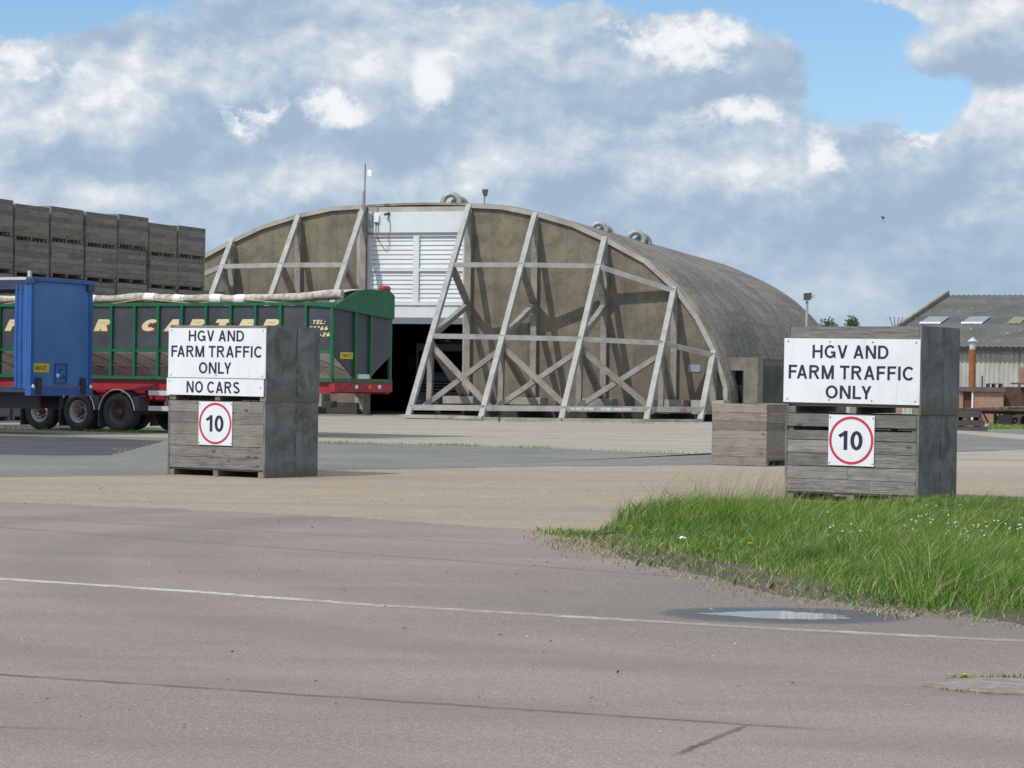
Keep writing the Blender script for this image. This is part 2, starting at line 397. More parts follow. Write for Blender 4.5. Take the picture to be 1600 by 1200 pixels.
def hangfn(t):
    p = t.obj()
    n = t.noise(p, .55, 6, .62, .5); st = t.noise(t.vm('MULTIPLY', p, (3.2, 3.2, .22)), 1.0, 5, .65); fine = t.noise(p, 6, 6, .7)
    c = t.mix(t.mr(n, .3, .7), (.15, .128, .097), (.222, .190, .142))
    c = t.mix(t.mr(t.math('ADD', n, t.math('MULTIPLY', t.sep(p)[2], .03)), .62, .85, 0, .6), c, (.19, .17, .085))
    c = t.mix(t.mr(t.noise(p, 1.7, 6, .7), .42, .64, 0, .65), c, (.105, .088, .062)); c = t.mix(t.mr(st, .5, .72, 0, .5), c, (.085, .073, .056)); c = t.mix(t.mr(st, .2, .36, .2, 0), c, (.28, .24, .19))
    c = t.mix(t.mr(fine, .6, .8, 0, .45), c, (.30, .27, .22)); c = t.mix(t.mr(fine, .2, .38, .4, 0), c, (.07, .06, .05))
    sp = t.voro(p, 3.2, 'Distance'); c = t.mix(t.math('MULTIPLY', t.mr(sp, .03, .07, 1, 0), t.mr(t.noise(p, 1.3), .56, .66)), c, (.6, .58, .52))
    z = t.sep(p)[2]
    c = t.mix(t.math('MULTIPLY', t.mr(z, 4.5, .4, 0, .55), t.mr(fine, .25, .7)), c, (.125, .10, .085))
    x_ = t.vm('DOT_PRODUCT', p, (math.cos(R(17.5)), -math.sin(R(17.5)), 0), 1)
    jn = t.math('ABSOLUTE', t.math('SUBTRACT', t.math('FRACT', t.math('DIVIDE', x_, 1.37)), .5))
    c = t.mix(t.mr(jn, .006, .016, .35, 0), c, (.07, .06, .048))
    return {'Base Color': c, 'Normal': t.bump(fine, .3, .02)}
M['leafwall'] = material('stained_brown_concrete', hangfn, .9)
def rooffn(t):
    uv = t.n('ShaderNodeTexCoord').outputs['UV']; p = t.obj(); x, y, _ = t.sep(uv)
    rib = t.noise(t.comb(t.math('MULTIPLY', x, 9.), t.math('MULTIPLY', y, .35), 0.), 1.0, 3, .6)
    n = t.noise(p, .5, 6, .65); f = t.noise(p, 5, 5, .7); lon = t.noise(t.comb(t.math('MULTIPLY', x, .05), t.math('MULTIPLY', y, 1.7), 3.), 1.0, 5, .65)
    c = t.mix(t.mr(n, .36, .62), (.122, .106, .088), (.235, .20, .16))
    c = t.mix(t.mr(rib, .36, .60, .75, 0), c, (.07, .066, .062)); c = t.mix(t.mr(rib, .56, .72, 0, .5), c, (.33, .29, .235)); c = t.mix(t.mr(lon, .48, .66, 0, .75), c, (.075, .07, .066))
    c = t.mix(t.mr(f, .52, .68, 0, .6), c, (.36, .32, .26)); c = t.mix(t.mr(f, .32, .44, .6, 0), c, (.06, .056, .052))
    return {'Base Color': c, 'Normal': t.bump(t.math('ADD', rib, t.math('MULTIPLY', f, .6)), .5, .06)}
M['roof'] = material('ribbed_concrete_roof', rooffn, .92)
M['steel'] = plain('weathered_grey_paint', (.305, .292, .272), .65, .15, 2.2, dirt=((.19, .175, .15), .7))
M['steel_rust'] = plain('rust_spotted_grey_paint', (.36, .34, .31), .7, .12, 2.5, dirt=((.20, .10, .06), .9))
M['steel_dark'] = plain('stained_dark_steel', (.235, .215, .185), .75, .18, 2.5, dirt=((.12, .10, .08), .6))  # darker grey than the braces, with brown staining
M['rim'] = plain('pale_rim_concrete', (.34, .315, .285), .85, .15, 1.2, dirt=((.22, .2, .12), .6))
M['rust'] = plain('rusted_rim', (.26, .225, .17), .85, .3, .9, dirt=((.17, .06, .035), .95))
M['white'] = plain('white_panel_paint', (.60, .615, .62), .55, .04, .9, dirt=((.52, .5, .45), .35))
M['lintel'] = plain('grey_lintel', (.16, .17, .19), .6, .1)
M['conc'] = plain('old_concrete_block', (.31, .29, .24), .9, .2, 2.5, dirt=((.16, .15, .10), .7))
M['annex'] = plain('annex_concrete', (.19, .175, .145), .9, .2, 1.5, dirt=((.10, .095, .08), .7))
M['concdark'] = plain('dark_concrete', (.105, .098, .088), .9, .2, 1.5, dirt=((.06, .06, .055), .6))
M['under'] = plain('shaded_undercarriage', (.05, .045, .038), .9, .3, 2)  # near-black colour stands in for the shade beneath the braced frames
M['galv'] = plain('galvanised_pipe', (.30, .30, .29), .55, .18, 5, metal=.2, dirt=((.28, .24, .2), .5))
M['black'] = plain('black_fittings', (.02, .02, .022), .5, .2)
M['green'] = plain('green_trailer_paint', (.004, .105, .04), .45, .18, 2.2, dirt=((.03, .06, .035), .8))
M['hopper'] = plain('dark_hopper_paint', (.046, .050, .058), .45, .2, 1.6, dirt=((.085, .085, .085), .6))
M['hopper_low'] = plain('dusty_hopper_chute', (.70, .68, .61), .6, .2, 1.2, dirt=((.3, .28, .25), .6))
M['red'] = plain('red_chassis_paint', (.30, .012, .022), .5, .22, 1.6, dirt=((.10, .035, .03), .8))
M['cream'] = plain('cream_lettering', (.64, .53, .30), .5, .06)
M['redink'] = plain('red_letter_shadow', (.40, .06, .04), .5, .06)
M['tarp'] = plain('speckled_tarpaulin', (.40, .355, .295), .85, .35, 9, dirt=((.17, .14, .115), .9))
M['tarpwhite'] = plain('white_tarp_strap', (.70, .68, .64), .8, .06, 4)
M['tyre'] = plain('dusty_tyre_rubber', (.052, .047, .042), .9, .25, 6)
M['hub'] = plain('dirty_wheel_rim', (.11, .085, .07), .7, .3, 5)
M['hubpale'] = plain('pale_wheel_lip', (.45, .42, .38), .5, .1)
M['mud'] = plain('grey_mudguard', (.055, .06, .066), .6, .15, 3)
M['alu'] = plain('aluminium_guard', (.58, .58, .57), .4, .06, 3, metal=.3)
def bluefn(t):
    p = t.obj(); n = t.noise(p, 1.2, 5, .6); s = t.noise(t.vm('MULTIPLY', p, (9, 9, .5)), 1., 4, .6)
    c = t.mix(t.mr(n, .3, .7), (.042, .135, .33), (.06, .165, .38)); c = t.mix(t.mr(s, .52, .75, 0, .35), c, (.03, .10, .27))
    return t.mix(t.mr(t.sep(p)[2], 1.25, 1.0, 0, .4), c, (.06, .1, .17))
M['blue'] = material('faded_blue_panel', bluefn, .45)
M['bluedeep'] = plain('blue_frame_paint', (.016, .08, .28), .4, .12, 2)
M['yellow'] = plain('yellow_number_plate', (.62, .40, .01), .45, .05)
M['silver'] = plain('silver_roof_cap', (.45, .45, .44), .5, .1, 3)
M['lamp'] = plain('clear_lamp_lens', (.7, .7, .68), .25, .1)
M['amber'] = plain('orange_lamp_lens', (.55, .16, .02), .3, .1)
M['glass'] = material('dark_windscreen', lambda t: {'Base Color': (.012, .014, .017), 'Roughness': .08}, .08)
M['cab'] = plain('grey_cab_paint', (.34, .36, .39), .4, .06, 2, dirt=((.2, .2, .2), .4))
M['cabblue'] = plain('blue_cab_band', (.05, .17, .42), .4, .1)
def corr(name, c0, c1, dirtc):
    def fn(t):
        p = t.obj(); n = t.noise(p, .5, 5, .6); s = t.noise(t.vm('MULTIPLY', p, (5, 5, .18)), 1, 4, .6); f = t.noise(p, 4, 5, .7)
        c = t.mix(t.mr(n, .3, .7), c0, c1); c = t.mix(t.mr(s, .5, .72, 0, .7), c, dirtc)
        v = t.voro(p, 1.6, 'Distance')
        return t.mix(t.math('MULTIPLY', t.mr(v, .08, .2, 1, 0), t.mr(f, .5, .6)), c, (.5, .48, .42))
    return material(name, fn, .85)
M['vergem'] = plain('lichen_verge_board', (.21, .185, .13), .9, .25, 2)
M['asb_roof'] = corr('lichen_asbestos_roof', (.078, .074, .068), (.128, .12, .11), (.052, .049, .045))
M['asb_wall'] = corr('grey_corrugated_wall', (.35, .34, .315), (.46, .445, .41), (.20, .185, .16))
def brickfn(t):
    b = t.n('ShaderNodeTexBrick'); x, y, z = t.sep(t.obj())
    t.put(b.inputs['Vector'], t.comb(t.math('ADD', x, y), z, 0.)); b.inputs['Scale'].default_value = 1.0
    b.inputs['Brick Width'].default_value = .24; b.inputs['Row Height'].default_value = .085; b.inputs['Mortar Size'].default_value = .012
    b.inputs['Color1'].default_value = (.28, .11, .055, 1); b.inputs['Color2'].default_value = (.36, .17, .10, 1); b.inputs['Mortar'].default_value = (.36, .30, .24, 1)
    return t.mix(t.mr(t.noise(t.obj(), 1.2, 5), .4, .7, 0, .4), b.outputs[0], (.2, .11, .08))
M['brick'] = material('old_red_brick', brickfn, .9)
M['rustpipe'] = plain('rusted_flue', (.24, .085, .03), .85, .3, 2.5, dirt=((.32, .17, .08), .8))
M['rustdark'] = plain('rusted_chassis', (.09, .05, .035), .85, .3, 3)
M['sleeper'] = wood('black_timber_baulks', (.03, .03, .028), (.085, .08, .075), .2)
M['skylight'] = plain('translucent_roof_sheet', (.20, .225, .23), .5, .1, 3)
M['skylight_moss'] = plain('mossy_roof_sheet', (.19, .185, .10), .6, .15, 3)
M['bark'] = plain('tree_bark', (.09, .075, .06), .9, .2, 4)
M['leaf'] = material('tree_leaves', lambda t: t.mix(t.island(), (.028, .06, .018), (.075, .13, .04)), .7)
M['bird'] = plain('dark_plumage', (.11, .10, .095), .8, .2)
M['litter'] = plain('crumpled_paper', (.75, .76, .78), .7, .08)
M['petal'] = plain('yellow_petals', (.75, .52, .01), .6, .08)
M['clover'] = plain('white_clover', (.7, .68, .62), .7, .1)

# ---- ground materials
def line_mask(t, p, A, B, width, wob=.03):
    """thin band along the straight seam from A to B (world metres)"""
    A = Vector(A[:2]); B = Vector(B[:2]); d = (B-A).normalized(); n = Vector((-d.y, d.x))
    dist = t.math('ADD', t.vm('DOT_PRODUCT', p, (n.x, n.y, 0), 1), -n.dot(A))
    dist = t.math('ADD', dist, t.math('MULTIPLY', t.math('SUBTRACT', t.noise(p, 5, 6, .75), .5), wob*3))
    return t.mr(t.math('ABSOLUTE', dist), width*.5, width, 1, 0)
def concfn(t):
    # tyre-polished lanes run across the apron
    p = t.pos(); x, y, z = t.sep(p)
    n = t.noise(p, .18, 6, .6); m = t.noise(p, 1.4, 6, .65); f = t.noise(p, 30, 4, .7); v = t.voro(p, 45)
    far_ = (.325, .292, .236); near_ = (.288, .225, .162)
    c = t.mix(t.mr(y, 38, 46), near_, far_)
    c = t.mix(t.mr(n, .35, .7, 0, .35), c, (.24, .20, .155)); c = t.mix(t.mr(m, .5, .75, 0, .4), c, (.38, .34, .28)); c = t.mix(t.mr(m, .25, .42, .35, 0), c, (.22, .185, .145))
    c = t.mix(.22, c, t.sep(v)[0], 'OVERLAY'); c = t.mix(t.mr(f, .62, .75, 0, .35), c, (.15, .125, .10))
    ln = t.noise(t.vm('MULTIPLY', p, (.06, .9, 1)), 1.0, 5, .6, .5); c = t.mix(t.mr(ln, .5, .66, 0, .45), c, (.20, .168, .13)); c = t.mix(t.mr(t.noise(p, .7, 6, .7), .6, .72, 0, .5), c, (.17, .145, .115))
    d = Vector((math.sin(R(10)), math.cos(R(10)), 0))
    q = t.math('ADD', t.vm('DOT_PRODUCT', p, tuple(d), 1), t.math('MULTIPLY', t.math('SUBTRACT', t.noise(p, .8, 5, .7), .5), .35))
    fr = t.math('ABSOLUTE', t.math('SUBTRACT', t.math('FRACT', t.math('DIVIDE', q, 3.4)), .5))
    jn = t.math('MULTIPLY', t.mr(fr, .01, .05, 1, 0), t.mr(t.noise(t.vm('MULTIPLY', p, (.5, 2, 1)), 1.0, 5, .7), .38, .52))
    c = t.mix(t.math('MULTIPLY', jn, t.mr(y, 40, 52, .0, .85)), c, (.10, .09, .055))
    return {'Base Color': c, 'Normal': t.bump(f, .25, .01)}
M['concrete'] = material('tan_concrete_apron', concfn, .9, spec=.25)
def tarfn(t):
    p = t.pos(); n = t.noise(p, .3, 6, .6); v = t.voro(p, 40); m = t.noise(t.vm('MULTIPLY', p, (.5, 1.6, 1)), 1.0, 6, .65)
    c = t.mix(t.mr(n, .3, .7), (.140, .132, .121), (.190, .178, .160)); c = t.mix(t.mr(m, .58, .72, 0, .55), c, (.30, .27, .20)); c = t.mix(t.mr(m, .3, .42, .4, 0), c, (.13, .13, .13))
    return t.mix(.25, c, t.sep(v)[0], 'OVERLAY')
M['tarmac'] = material('grey_tarmac', tarfn, .9, spec=.25)
M['shadetar'] = material('shaded_tarmac_patch', lambda t: t.mix(.25, t.mix(t.mr(t.noise(t.pos(), .6, 5), .3, .7), (.05, .05, .05), (.075, .073, .07)), t.sep(t.voro(t.pos(), 40))[0], 'OVERLAY'), .9, spec=.2)  # dark tarmac tone that also carries the blue trailer's shadow
verge_c = G(1180, 940)
def pinkfn(t):
    p = t.pos(); x, y, z = t.sep(p)
    n = t.noise(t.vm('MULTIPLY', p, (.25, .8, 1)), 1., 5, .6, .6); m = t.noise(t.vm('MULTIPLY', p, (.22, 1.6, 1)), 1.0, 7, .62, .8); f = t.noise(p, 70, 3, .7); v = t.voro(p, 125); v2 = t.voro(p, 260)
    c = t.mix(t.mr(n, .3, .7), (.212, .158, .136), (.264, .196, .169))
    c = t.mix(t.mr(m, .48, .74, 0, .4), c, (.185, .155, .132)); c = t.mix(t.mr(m, .27, .45, .35, 0), c, (.275, .22, .193))
    # wheel-borne mud out of the gateway and beside the verge
    dm = t.vm('LENGTH', t.vm('MULTIPLY', t.vm('SUBTRACT', p, (3.0, 16.2, 0)), (.27, .30, 0)), out=1)
    dm = t.math('ADD', dm, t.math('MULTIPLY', t.math('SUBTRACT', t.noise(p, .8, 5, .65), .5), .9))
    c = t.mix(t.mr(dm, .4, 1.3, .85, 0), c, (.150, .126, .10))
    wc = G(1225, 962)
    wd_ = t.vm('LENGTH', t.vm('MULTIPLY', t.vm('SUBTRACT', p, (wc.x, wc.y, 0)), (1/.84, 1/.56, 0)), out=1)
    wd_ = t.math('ADD', wd_, t.math('MULTIPLY', t.math('SUBTRACT', t.noise(p, 3.5, 6, .7), .5), .45))
    wet = t.mr(wd_, .78, 1.04, 1, 0)
    g = t.sep(v)[0]; g2 = t.sep(v2)[1]
    c = t.mix(t.mr(g, .0, .35, .5, 0), c, (.11, .09, .082)); c = t.mix(t.mr(g, .78, 1, 0, .55), c, (.41, .345, .31))
    c = t.mix(t.mr(g2, .0, .3, .4, 0), c, (.12, .10, .09)); c = t.mix(t.mr(g2, .9, 1, 0, .5), c, (.55, .50, .46))
    for (a, b, wd, k, lim) in SEAMS:
        mk = t.math('MULTIPLY', line_mask(t, p, a, b, wd), t.mr(t.noise(p, 3, 5, .7), .3, .55, .35, 1))
        if lim is not None: mk = t.math('MULTIPLY', mk, t.mr(x, lim[0], lim[1], 1, 0))
        if len(lim or ()) > 2: mk = t.math('MULTIPLY', mk, t.mr(x, lim[2]-.1, lim[2], 0, 1))
        c = t.mix(t.math('MULTIPLY', mk, k), c, (.055, .05, .048))
    for (cx, cy, rad_, wdt, k) in ((5., 20., 8.7, .55, .42), (5., 20., 10.6, .5, .36), (5.6, 19., 11.7, .45, .25), (4.2, 21.5, 7.1, .6, .3), (5., 36., 17.5, .5, .2)):
        dd = t.math('SUBTRACT', t.vm('LENGTH', t.vm('SUBTRACT', t.vm('MULTIPLY', p, (1, 1, 0)), (cx, cy, 0)), out=1), rad_)
        mk = t.math('MULTIPLY', t.mr(t.math('ABSOLUTE', dd), wdt*.3, wdt, k, 0), t.mr(m, .3, .6, .4, 1))
        c = t.mix(mk, c, (.15, .128, .112))
    c = t.mix(t.math('MULTIPLY', wet, .92), c, (.035, .031, .027))
    return {'Base Color': c, 'Roughness': t.mr(wet, 0, 1, .85, .38), 'Normal': t.bump(t.math('ADD', g, t.math('MULTIPLY', f, .6)), .5, .006)}
SEAMS = [(G(0, 1055), G(850, 1112), .04, .8, (1.0, 1.6)), (G(0, 1137), G(260, 1146), .03, .7, (-2.3, -1.6)), 
         (G(280, 845), G(900, 890), .05, .45, (1., 2.)), (G(400, 830), G(760, 850), .05, .4, (0., 1.5)), (G(1085, 1168), G(1180, 1130), .025, .8, (1.0, 1.08, .74))]
M['pink'] = material('worn_pink_asphalt', pinkfn, .85, spec=.3)
def paintfn(t):
    p = t.pos(); n = t.noise(p, 9, 6, .75); m = t.noise(p, 1.1, 4, .6)
    x = t.sep(p)[0]
    k = t.math('ADD', n, t.math('ADD', t.math('MULTIPLY', t.math('SUBTRACT', m, .5), .6), t.mr(x, -3.5, 2.6, .04, -.115)))
    return t.mix(t.mr(k, .36, .60), (.25, .20, .172), (.43, .415, .385))
M['paint'] = material('worn_white_line_paint', paintfn, .8)
M['wet'] = material('damp_asphalt', lambda t: {'Base Color': t.mix(t.mr(t.noise(t.pos(), 5, 5), .3, .7), (.06, .052, .044), (.10, .085, .07)), 'Normal': t.bump(t.noise(t.pos(), 60, 3), .4, .004)}, .42)
M['water'] = material('puddle_water', lambda t: {'Base Color': (.028, .026, .022), 'Normal': t.bump(t.noise(t.pos(), 7, 2), .02, .004)}, .06)
def soilfn(t):
    p = t.pos(); n = t.noise(p, 2.2, 6, .65); f = t.noise(p, 18, 5, .7)
    c = t.mix(t.mr(n, .45, .66), (.07, .05, .036), (.085, .09, .035)); c = t.mix(t.mr(f, .52, .7, 0, .7), c, (.27, .21, .12))
    return {'Base Color': c, 'Normal': t.bump(f, .6, .03)}
M['soil'] = material('verge_soil_and_thatch', soilfn, .95)
def leafy(name, fn):
    m = bpy.data.materials.new(name); m.use_nodes = True; nt = m.node_tree; nt.nodes.clear(); t = NT(nt); c = fn(t)
    d = t.n('ShaderNodeBsdfDiffuse'); tr = t.n('ShaderNodeBsdfTranslucent'); mx = t.n('ShaderNodeMixShader'); mx.inputs[0].default_value = .38
    t.put(d.inputs[0], c); t.put(tr.inputs[0], t.mix(1., c, (1.25, 1.25, .75), 'MULTIPLY'))
    nt.links.new(d.outputs[0], mx.inputs[1]); nt.links.new(tr.outputs[0], mx.inputs[2])
    o = t.n('ShaderNodeOutputMaterial'); nt.links.new(mx.outputs[0], o.inputs[0]); return m
def grassfn(t):
    i = t.island(); p = t.pos(); n = t.noise(p, 1.1, 5, .65); n_ = t.noise(p, .45, 3, .6)
    c = t.ramp(i, [(0, (.055, .135, .022)), (.4, (.105, .225, .036)), (.74, (.18, .295, .062)), (.83, (.36, .35, .16)), (1, (.50, .43, .27))])
    c = t.mix(t.mr(n, .52, .68, 0, .45), c, (.22, .28, .085)); c = t.mix(t.mr(n, .36, .48, .55, 0), c, (.05, .105, .025))
    return t.mix(t.mr(n_, .54, .68, 0, .3), c, (.28, .28, .11))
M['grass'] = leafy('green_grass_blades', grassfn)
M['straw'] = material('pale_seed_grass', lambda t: t.mix(t.island(), (.19, .155, .09), (.38, .315, .20)), .8)
M['weed'] = material('weed_leaves', lambda t: t.mix(t.island(), (.06, .11, .03), (.14, .19, .06)), .7)

M['slabm'] = material('mossy_old_slab', lambda t: t.mix(t.mr(t.noise(t.pos(), 12, 6, .7), .42, .6), t.mix(t.mr(t.noise(t.pos(), 3, 5), .4, .6), (.215, .175, .145), (.15, .125, .095)), t.mix(t.mr(t.noise(t.pos(), 5, 5), .5, .65), (.26, .22, .185), (.11, .115, .06))), .9)
# ------------------------------------------------------------------ ground
def ground():
    xs = [-1500, -500, -200, -100, -60]+list(np.arange(-40, 61, 4.))+[80, 120, 250, 600, 1800]
    ys = [-40, -10, 0, 5]+list(np.arange(8, 200, 4.))+[230, 300, 500, 900, 2000, 4000]
    vs = [(x, y, gz(x, min(y, 260))) for y in ys for x in xs]; nx = len(xs)
    fs = [(j*nx+i, j*nx+i+1, (j+1)*nx+i+1, (j+1)*nx+i) for j in range(len(ys)-1) for i in range(nx-1)]
    tag(MB().add(vs, fs).build('ground', M['concrete']), kind='structure')
ground()
xy = lambda L: [tuple(G(*p)[:2]) for p in L]
top = xy([(-90, 779), (0, 784), (200, 792), (400, 801), (600, 812), (760, 824), (860, 829), (930, 832), (1200, 836), (1700, 842)])
bot = [(-9, 3), (-4, 3), (-2, 3), (0, 3), (1.5, 3), (3, 3), (5, 3), (7, 3), (9, 3), (14, 3)]
sheet('road', top, bot, M['pink'], .003, 240, 20, .09)
sheet('tarmac_strip', xy([(-200, 676), (0, 678), (260, 684), (500, 690), (640, 694), (760, 697), (1000, 706), (1110, 710), (1250, 700), (1400, 682), (1500, 673), (1800, 668)]),
      xy([(-200, 748), (0, 745), (300, 741), (500, 735), (800, 730), (950, 728), (1110, 726), (1300, 718), (1400, 712), (1500, 705), (1600, 703), (1800, 700)]), M['tarmac'], .002, 160, 8, .18)
sheet('shaded_patch', xy([(-120, 681), (0, 681), (110, 683), (200, 686.5), (257, 689)]), xy([(-120, 711), (0, 710.5), (100, 712), (172, 711.5), (236, 695)]), M['shadetar'], .0035, 40, 6, .05)  # dark patch with the trailer's shadow painted into its colour
# white line
A_, B_ = G(-60, 900), G(1700, 1007)
pts = xy([(-60, 901), (0, 905), (300, 925), (580, 946), (850, 961.5), (1150, 979.5), (1400, 993), (1700, 1007)])
sheet('road_marking', [(x, y+.072) for x, y in pts], [(x, y-.072) for x, y in pts], M['paint'], .0042, 160, 2, .012)
# puddle
def pool(name, cx, cy, rx, ry, mat, lift, seed, grow=1.):
    rr = random.Random(seed); ph = [rr.uniform(0, 6.3) for _ in range(5)]; poly = []
    c = G(cx, cy); l = G(cx-rx, cy-2); r_ = G(cx+rx, cy+3); f = G(cx, cy+ry); b = G(cx, cy-ry); n = 220
    for i in range(n):
        a = 2*math.pi*i/n; k = 1+.10*math.sin(2*a+ph[0])+.07*math.sin(3*a+ph[1])+.05*math.sin(5*a+ph[2])+.03*math.sin(9*a+ph[3])+.03*math.sin(23*a+ph[4])+rr.uniform(-.025, .025)
        ex = (r_-c) if math.cos(a) > 0 else (c-l); ey = (b-c) if math.sin(a) > 0 else (c-f)
        ca = abs(math.cos(a))**1.0*math.copysign(1, math.cos(a)); p = c+ex*ca*k*grow+ey*math.sin(a)*k*grow*(1-.35*abs(math.cos(a)))
        poly.append((p.x, p.y, lift))
    return MB().add(poly, [tuple(range(n))]).build(name, mat)
tag(pool('puddle', 1218, 962, 122, 6.0, M['water'], .0043, 5), kind='structure')

# ------------------------------------------------------------------ potato boxes
BW, BD, BH = 1.83, 1.29, 1.115
def crate(name, label, group, ends='ply', mat='plank', bmat='bearer', boards=6, w=BW, d=BD, h=BH, gaps=(), seed=1):
    rr = random.Random(seed); o = empty(name, (0, 0, 0), 0, label, 'crate', group)
    b0 = .115 if mat != 'plank_dark' else .145
    bw_ = .045 if mat != 'plank_dark' else .03
    for s in (-1, 1):
        m = MB(); bh = (h-b0)/boards
        for i in range(boards):
            g = .05 if (i in gaps and s < 0) else rr.uniform(.004, .010)
            z0 = b0+i*bh; z1 = z0+bh-g; ty = rr.uniform(0, .004)
            x0 = -w/2+.03+rr.uniform(0, .006); x1 = w/2-.03-rr.uniform(0, .006)
            if rr.random() < .35:
                xm = rr.uniform(-.3, .4); spl = [(x0, xm-.002), (xm+.002, x1)]
            else: spl = [(x0, x1)]
            for a, b in spl: m.bb(a, b, s*(d/2-.004)+s*ty, s*(d/2-.028)+s*ty, z0, z1)
        m.build('plank_wall', M[mat], o)
    for s in (-1, 1):
        m = MB()
        if ends == 'ply': m.bb(s*w/2, s*(w/2-.028), -d/2, d/2, .0, h)
        else:
            k = 7
            for i in range(k):
                z0 = .01+i*(h-.01)/k; m.bb(s*w/2, s*(w/2-.028), -d/2, d/2, z0, z0+(h-.01)/k-rr.uniform(.003, .008))
        m.build('end_panel', M['ply'] if ends == 'ply' else M[mat], o)
    m = MB()
    for x in (-w/2+.075, 0, w/2-.075): m.bb(x-bw_, x+bw_, -d/2+.006, d/2-.006, .004, b0-.03)
    for i in range(9):
        y = -d/2+.09+i*(d-.18)/8; m.bb(-w/2+.03, w/2-.03, y-.055, y+.055, b0-.028, b0-.004)
    m.build('base', M[bmat], o)
    if mat != 'plank_dark':
        for x in (-1, 1):
            for y in (-1, 1): MB().bb(x*(w/2-.03), x*(w/2-.10), y*(d/2-.030), y*(d/2-.09), b0, h-.01).build('corner_post', M[bmat], o)
    return o
YAW = R(-32)
def place_corner(o, P, yaw, lx, ly, dz=0, dx=(0, 0), dim=(1.83, 1.29)):
    c, s = math.cos(yaw), math.sin(yaw); x, y = lx*dim[0]/2, ly*dim[1]/2
    o.location = (P.x-(c*x-s*y)+dx[0], P.y-(s*x+c*y)+dx[1], dz); o.rotation_euler = (0, 0, yaw)
PL = G(413, 747.5); PR = G(1434, 789)
GS = "grey potato boxes holding up the traffic signs"
b = crate('wooden_crate', 'lower grey box of the sign stack in front of the green trailer', GS, seed=11); place_corner(b, PL, YAW, 1, -1)
bt = crate('wooden_crate', 'upper grey box of the left stack, mostly covered by two white notices', GS, seed=12); place_corner(bt, PL, YAW, 1, -1, BH+.003, (.012, .0)); bt.rotation_euler.y = R(.2)
LB, LT = b, bt
b = crate('wooden_crate', 'lower sign box standing in the grass, gap under its top plank', GS, boards=6, gaps=(4,), seed=21); place_corner(b, PR, YAW, 1, -1)
bt = crate('wooden_crate', 'upper box of the grassy stack, its top plank bare above one white notice', GS, seed=22); place_corner(bt, PR, YAW, 1, -1, BH+.003, (.02, .0))
RB, RT = b, bt
b = crate('wooden_crate', 'single brown plank box standing alone on the apron between hangar and right sign stack', None, 'plank', 'plank_warm', d=1.09, seed=31)
place_corner(b, G(1197, 729), YAW+R(90), -1, -1, dim=(1.83, 1.09))

# ------------------------------------------------------------------ signs
def sign(name, label, box, x0, x1, z0, z1, lines=(), ring=False, tilt=0., screws=((0, 0), (1, 0), (0, 1), (1, 1)), group=None):
    """a flat board on the front face of a box; x, z in the box's own metres"""
    w_, h_ = x1-x0, z1-z0
    o = empty(name, (0, 0, 0), 0, label, 'sign', group)
    L = wmat(box) @ Vector(((x0+x1)/2, -BD/2-.012, (z0+z1)/2)); o.location = L; o.rotation_euler = (0, tilt, YAW)
    MB().bb(-w_/2, w_/2, -.005, .006, -h_/2, h_/2).build('board', M['sign_white'], o)
    T = Matrix(((1, 0, 0, -w_/2), (0, 0, -1, -.005), (0, 1, 0, -h_/2), (0, 0, 0, 1)))
    lettering('lettering', [(s, a*w_, b_*w_, (1-d_)*h_, (1-c)*h_) for s, a, b_, c, d_ in lines], M['ink'], o, T, .0015, .168)
    if ring:
        n = 72; vs = []; ro, ri = .487*w_, .432*w_
        for r in (ro, ri):
            for y in (-.005, -.0068):
                for k in range(n):
                    a = 2*math.pi*k/n; vs.append((r*math.cos(a), y, r*math.sin(a)))
        fs = []
        for k in range(n):
            j = (k+1) % n; fs += [(k, j, n+j, n+k), (n+k, n+j, 3*n+j, 3*n+k), (3*n+k, 3*n+j, 2*n+j, 2*n+k)]
        MB().add(vs, fs).build('red_ring', M['ringred'], o)
    for sx, sz in screws:
        MB().lathe([(0, -.011), (.008, -.011), (.011, -.005)], ((-.5+.03+.94*sx)*w_, 0, (-.5+.05+.9*sz)*h_), (0, 1, 0), 10).build('screw', M['screw'], o)
    return o
sc6 = [(x, z) for x in (0, .333, .667, 1) for z in (0, 1)]
sign('traffic_sign', 'white HGV AND FARM TRAFFIC ONLY notice fixed directly above the NO CARS board', LT, -.93, .905, BH-.045-.735, BH-.045,
     [('HGV AND', .21, .78, .045, .265), ('FARM TRAFFIC', .03, .965, .355, .585), ('ONLY', .32, .655, .685, .915)], tilt=R(.15), screws=[(0, 0), (.5, 0), (1, 0), (0, 1), (1, 1)])
sign('traffic_sign', 'narrow white NO CARS board at the foot of the upper left box', LT, -.955, .875, .075, .325, [('NO CARS', .21, .76, .17, .86)], screws=[(0, .85), (1, .5)], tilt=R(.2))
sign('speed_limit_sign', 'square 10 sign with red ring nailed below the NO CARS board', LB, -.315, .315, BH-.015-.64, BH-.015, [('10', .22, .75, .31, .69)], True)
sign('traffic_sign', 'larger white HGV AND FARM TRAFFIC ONLY notice over the grass verge', RT, -.96, .905, BH-.165-.82, BH-.165,
     [('HGV AND', .213, .772, .10, .305), ('FARM TRAFFIC', .037, .957, .415, .63), ('ONLY', .317, .655, .725, .93)], tilt=R(.35), screws=sc6)
sign('speed_limit_sign', 'square 10 sign with red ring on the lower box in the grass', RB, -.30, .325, BH-.10-.64+.085, BH-.10+.085, [('10', .22, .75, .31, .69)], True, tilt=R(.4))

